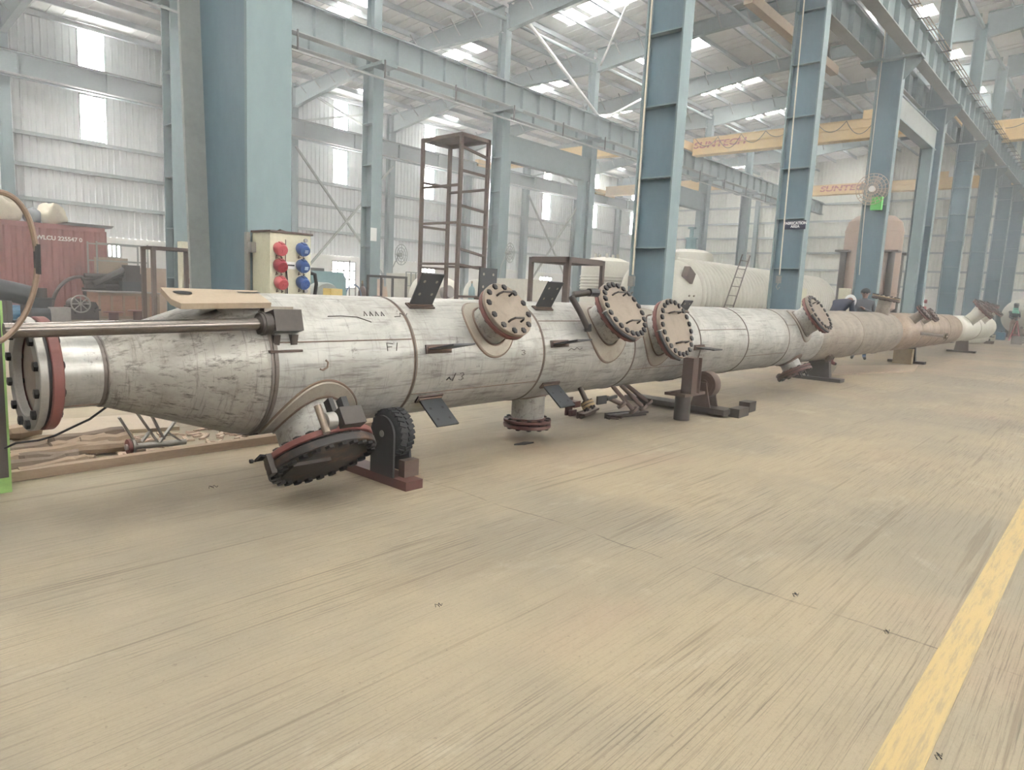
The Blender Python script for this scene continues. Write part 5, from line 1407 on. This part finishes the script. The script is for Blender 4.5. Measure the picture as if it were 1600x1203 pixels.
b = MB(); q = G(150, 683); b.prism([(q.x - .5, q.y + .2), (q.x + .6, q.y - .1), (q.x + .7, q.y + .6), (q.x - .3, q.y + .8)], 'z', 0, .03)
tag(b.build('cut_plate', 'plate', org=q), 'pale board on the floor behind the wood pile, under the end pipe', 'board')

# floor debris
def scrap(px, py, s, lb, mt='rust'):
    p = G(px, py); b = MB(); rnd = random.Random(int(px)); n = 7
    pts = [p + Vector((s * (k / n - .5), s * .3 * math.sin(k * 1.7), .006 + .01 * abs(math.sin(k * 2.1)))) for k in range(n + 1)]
    b.tube(pts, [s * .06 * rnd.uniform(.5, 1.3) for _ in pts], 6); tag(b.build('floor_scrap', mt, org=p), lb, 'scrap')


scrap(333, 763, .05, 'tiny dark bolt on the floor left of the lowest manway'); scrap(960, 654, .2, 'small rusty scrap on the floor below the drain nozzle')
scrap(1243, 932, .035, 'small dark crumbs beside the floor joint at right', 'bolt'); scrap(685, 949, .03, 'thin bit of wire on the open floor in the middle', 'darksteel')
scrap(1385, 990, .03, 'small dark bit on the floor left of the yellow line', 'bolt'); scrap(1466, 1186, .03, 'dark bit on the right edge of the yellow line at the bottom', 'bolt')
p = G(405, 722); b = MB(); b.cyl(p + Vector((-.05, 0, .014)), p + Vector((.03, 0, .014)), .008, 8); b.cyl(p + Vector((-.07, 0, .016)), p + Vector((-.05, 0, .016)), .016, 6)
tag(b.build('loose_bolt', 'bolt', org=p), 'loose bolt lying on the floor just left of the lowest manway', 'bolt')
p = G(818, 694); b = MB(); b.prism([(p.x - .1, p.y + .02), (p.x - .02, p.y - .03), (p.x + .1, p.y - .03), (p.x + .04, p.y + .03)], 'z', .001, .012)
tag(b.build('rubber_scrap', 'rubber', org=p), 'small dark flat scrap below the downward nozzle', 'scrap')


# ------------------------------------------------------------ people
def person(label, base, rz, J, mats, headr=.105, hat=None, scarf=None, hairmat='bolt'):
    """J: joints (x forward, y left, z up) in metres for a 1.75 m person"""
    root = T('person', label, 'person', base)
    R3 = Matrix.Rotation(rz, 4, 'Z')
    chain = [('pelvis', 'waist', .13), ('waist', 'chest', .14), ('chest', 'neck', .06), ('neck', 'head0', .055), ('head0', 'head1', .095), ('head1', 'head2', .09)]
    for s in 'lr':
        chain += [('chest', 'sh' + s, .07), ('sh' + s, 'el' + s, .048), ('el' + s, 'wr' + s, .034), ('wr' + s, 'ha' + s, .03),
                  ('pelvis', 'hip' + s, .095), ('hip' + s, 'kn' + s, .065), ('kn' + s, 'an' + s, .045), ('an' + s, 'toe' + s, .035)]
    names = ['pelvis']; vs = [Vector(J['pelvis'])]; ed = []; rad = [.13]
    for a, b_, r_ in chain:
        names.append(b_); vs.append(Vector(J[b_])); rad.append(r_); ed.append((names.index(a), len(names) - 1))
    for s in 'lr':   # fingers and thumb
        h = Vector(J['ha' + s]); w_ = Vector(J['wr' + s]); d = (h - w_).normalized(); sd = d.cross(Vector((0, 0, 1)) if abs(d.z) < .9 else Vector((1, 0, 0))).normalized()
        for k in range(5):
            off = sd * (.018 * (k - 1.5)) if k < 4 else sd * .045
            ln = (.07, .08, .075, .06, .04)[k]
            names.append('f%s%d' % (s, k)); vs.append(h + off + d * (.03 if k < 4 else .0)); rad.append(.012); ed.append((names.index('ha' + s), len(names) - 1))
            names.append('g%s%d' % (s, k)); vs.append(h + off * 1.05 + d * (.03 + ln)); rad.append(.009); ed.append((len(names) - 2, len(names) - 1))
    me = bpy.data.meshes.new('sk'); me.from_pydata(vs, ed, []); ob = bpy.data.objects.new('sk', me); C.objects.link(ob)
    md_ = ob.modifiers.new('s', 'SKIN'); md_.use_smooth_shade = True
    for i, v in enumerate(me.skin_vertices[0].data):
        v.radius = (rad[i], rad[i]); v.use_root = (i == 0)
    sb = ob.modifiers.new('b', 'SUBSURF'); sb.levels = 2
    dg = bpy.context.evaluated_depsgraph_get(); dg.update()
    nm = bpy.data.meshes.new_from_object(ob.evaluated_get(dg)); bpy.data.objects.remove(ob)
    nm.materials.clear()
    for k in ('skin', mats[0], mats[1], 'bolt'): nm.materials.append(M[k])
    # paint regions by nearest joint
    reg = {}
    for i, n_ in enumerate(names):
        if n_.startswith(('head', 'ha', 'f', 'g')): reg[i] = 0
        elif n_.startswith('toe'): reg[i] = 3
        elif n_.startswith(('hip', 'kn', 'an', 'pelvis')): reg[i] = 2
        else: reg[i] = 1
    for p_ in nm.polygons:
        c_ = p_.center; k = min(range(len(vs)), key=lambda i: (vs[i] - c_).length - rad[i] * .5); p_.material_index = reg[k]; p_.use_smooth = True
    nm.transform(R3)
    body = bpy.data.objects.new('body', nm); C.objects.link(body); body.parent = root
    h1 = Vector(J['head1']); up = (Vector(J['head2']) - Vector(J['head0'])).normalized(); fw = Vector(J.get('face', (1, 0, 0))).normalized(); fw = (fw - up * fw.dot(up)).normalized(); sd = up.cross(fw)
    HM = R3 @ Matrix(((fw.x, sd.x, up.x, h1.x), (fw.y, sd.y, up.y, h1.y), (fw.z, sd.z, up.z, h1.z), (0, 0, 0, 1)))
    o_ = lambda b, n_, m_: b_part(b, n_, m_, root)
    b = MB()
    for s in (-1, 1): b.lathe([(.014, 0), (.012, .006), (.004, .01)], 8, HM @ Matrix.Translation((.085, s * .035, .01)) @ Matrix.Rotation(PI / 2, 4, 'Y'))
    b_part(b, 'eyes', 'bolt', root)
    b = MB(); b.add([(.09, -.012, -.03), (.09, .012, -.03), (.118, 0, -.025), (.092, 0, .02)], [(0, 1, 2), (1, 3, 2), (3, 0, 2), (0, 3, 1)], HM)
    b.box((.086, 0, -.055), (.012, .045, .008), HM)
    for s in (-1, 1): b.lathe([(.024, -.008), (.024, .008)], 10, HM @ Matrix.Translation((0, s * .1, 0)) @ Matrix.Rotation(PI / 2, 4, 'X'))
    b_part(b, 'nose_mouth_ears', 'skin', root)
    b = MB(); r_ = .115
    b.lathe([(r_ * math.sin(PI / 2 * i / 8), .02 + r_ * math.cos(PI / 2 * i / 8)) for i in range(8, -1, -1)], 20, HM @ Matrix.Translation((-.008, 0, 0)))
    if hat == 'helmet':
        b.lathe([(r_ + .0, .02), (r_ + .035, .015), (r_ + .03, .008)], 20, HM)
    b_part(b, 'helmet' if hat == 'helmet' else 'hair', 'helmet' if hat == 'helmet' else hairmat, root)
    if hat == 'mask':
        b = MB(); b.box((.06, 0, .16), (.13, .2, .16), HM @ Matrix.Rotation(-.4, 4, 'Y')); b_part(b, 'welding_mask', 'black', root)
    if scarf:
        b = MB(); b.lathe([(.10, -.1), (.125, -.06), (.12, .0), (.1, .035)], 20, HM, cap=False); b.lathe([(.19, -.26), (.16, -.17), (.11, -.08)], 20, HM, cap=False); b_part(b, 'scarf', scarf, root)
    return root


def b_part(b, name, mat, root):
    me = bpy.data.meshes.new(name); me.from_pydata(b.v, [], b.f); me.materials.append(M[mat]); me.polygons.foreach_set('use_smooth', [True] * len(me.polygons))
    o = bpy.data.objects.new(name, me); C.objects.link(o); o.parent = root; return o


stand = dict(pelvis=(0, 0, .95), waist=(0, 0, 1.1), chest=(.01, 0, 1.36), neck=(.01, 0, 1.5), head0=(.02, 0, 1.56), head1=(.03, 0, 1.64), head2=(.03, 0, 1.70),
             shl=(0, .19, 1.42), shr=(0, -.19, 1.42), ell=(.05, .24, 1.15), elr=(.05, -.24, 1.15), wrl=(.25, .15, 1.1), wrr=(.25, -.15, 1.1), hal=(.32, .1, 1.12), har=(.32, -.1, 1.12),
             hipl=(0, .1, .88), hipr=(0, -.1, .88), knl=(.02, .12, .49), knr=(.02, -.12, .49), anl=(-.02, .13, .09), anr=(-.02, -.13, .09), toel=(.14, .15, .045), toer=(.14, -.15, .045))
q = G(1580, 530)
person('person in navy jacket, green scarf and tan trousers at far right, dark mask pushed up', (q.x, q.y, 0), PI + .5, stand, ('jacket', 'trouser'), hat='mask', scarf='jade')
q = P(1352, 462, 4.85)
person('person in grey checked shirt and blue jeans standing behind the vessel at the fan column', (q.x, 4.85, 0), PI + .3, {**stand, 'wrl': (.3, .02, 1.25), 'hal': (.36, -.03, 1.28)}, ('jacketcheck', 'bluecloth'))
bend = dict(pelvis=(-.1, 0, .9), waist=(.02, 0, 1.02), chest=(.25, 0, 1.16), neck=(.38, 0, 1.2), head0=(.43, 0, 1.2), head1=(.5, 0, 1.2), head2=(.555, 0, 1.2), face=(.2, 0, -1),
            shl=(.3, .19, 1.17), shr=(.3, -.19, 1.17), ell=(.38, .22, .92), elr=(.4, -.22, .92), wrl=(.5, .12, .75), wrr=(.5, -.12, .75), hal=(.55, .1, .69), har=(.55, -.1, .69),
            hipl=(-.1, .1, .85), hipr=(-.1, -.1, .85), knl=(.02, .12, .48), knr=(.02, -.12, .48), anl=(-.08, .13, .09), anr=(-.08, -.13, .09), toel=(.08, .15, .045), toer=(.08, -.15, .045))
bend = {k: ((v[0], v[1], v[2] + (.22 if k in ('pelvis', 'waist', 'chest', 'neck', 'head0', 'head1', 'head2', 'shl', 'shr') else 0)) if k != 'face' else v) for k, v in bend.items()}
bend['pelvis'] = (-.1, 0, .93); bend['waist'] = (0, 0, 1.1)
q = P(1305, 465, 4.75)
person('person in dark clothes and white helmet bending over behind the vessel', (q.x, 4.75, 0), -.35, bend, ('jacket', 'maroon'), hat='helmet')

# ------------------------------------------------------------ dusty air
b = MB(); b.bb(-13.9, XE - .02, -13.9, YW - .08, .02, 13.9)
hz = b.build('haze', 'pane'); hz['kind'] = 'stuff'
hm = bpy.data.materials.new('dusty_air'); hm.use_nodes = True
nt = hm.node_tree; nt.nodes.remove(nt.nodes['Principled BSDF'])
vs_ = nt.nodes.new('ShaderNodeVolumeScatter'); vs_.inputs['Density'].default_value = .0095; vs_.inputs['Anisotropy'].default_value = .6
vs_.inputs['Color'].default_value = (.97, .985, 1, 1)
nt.links.new(vs_.outputs[0], nt.nodes['Material Output'].inputs['Volume'])
hz.data.materials.clear(); hz.data.materials.append(hm)
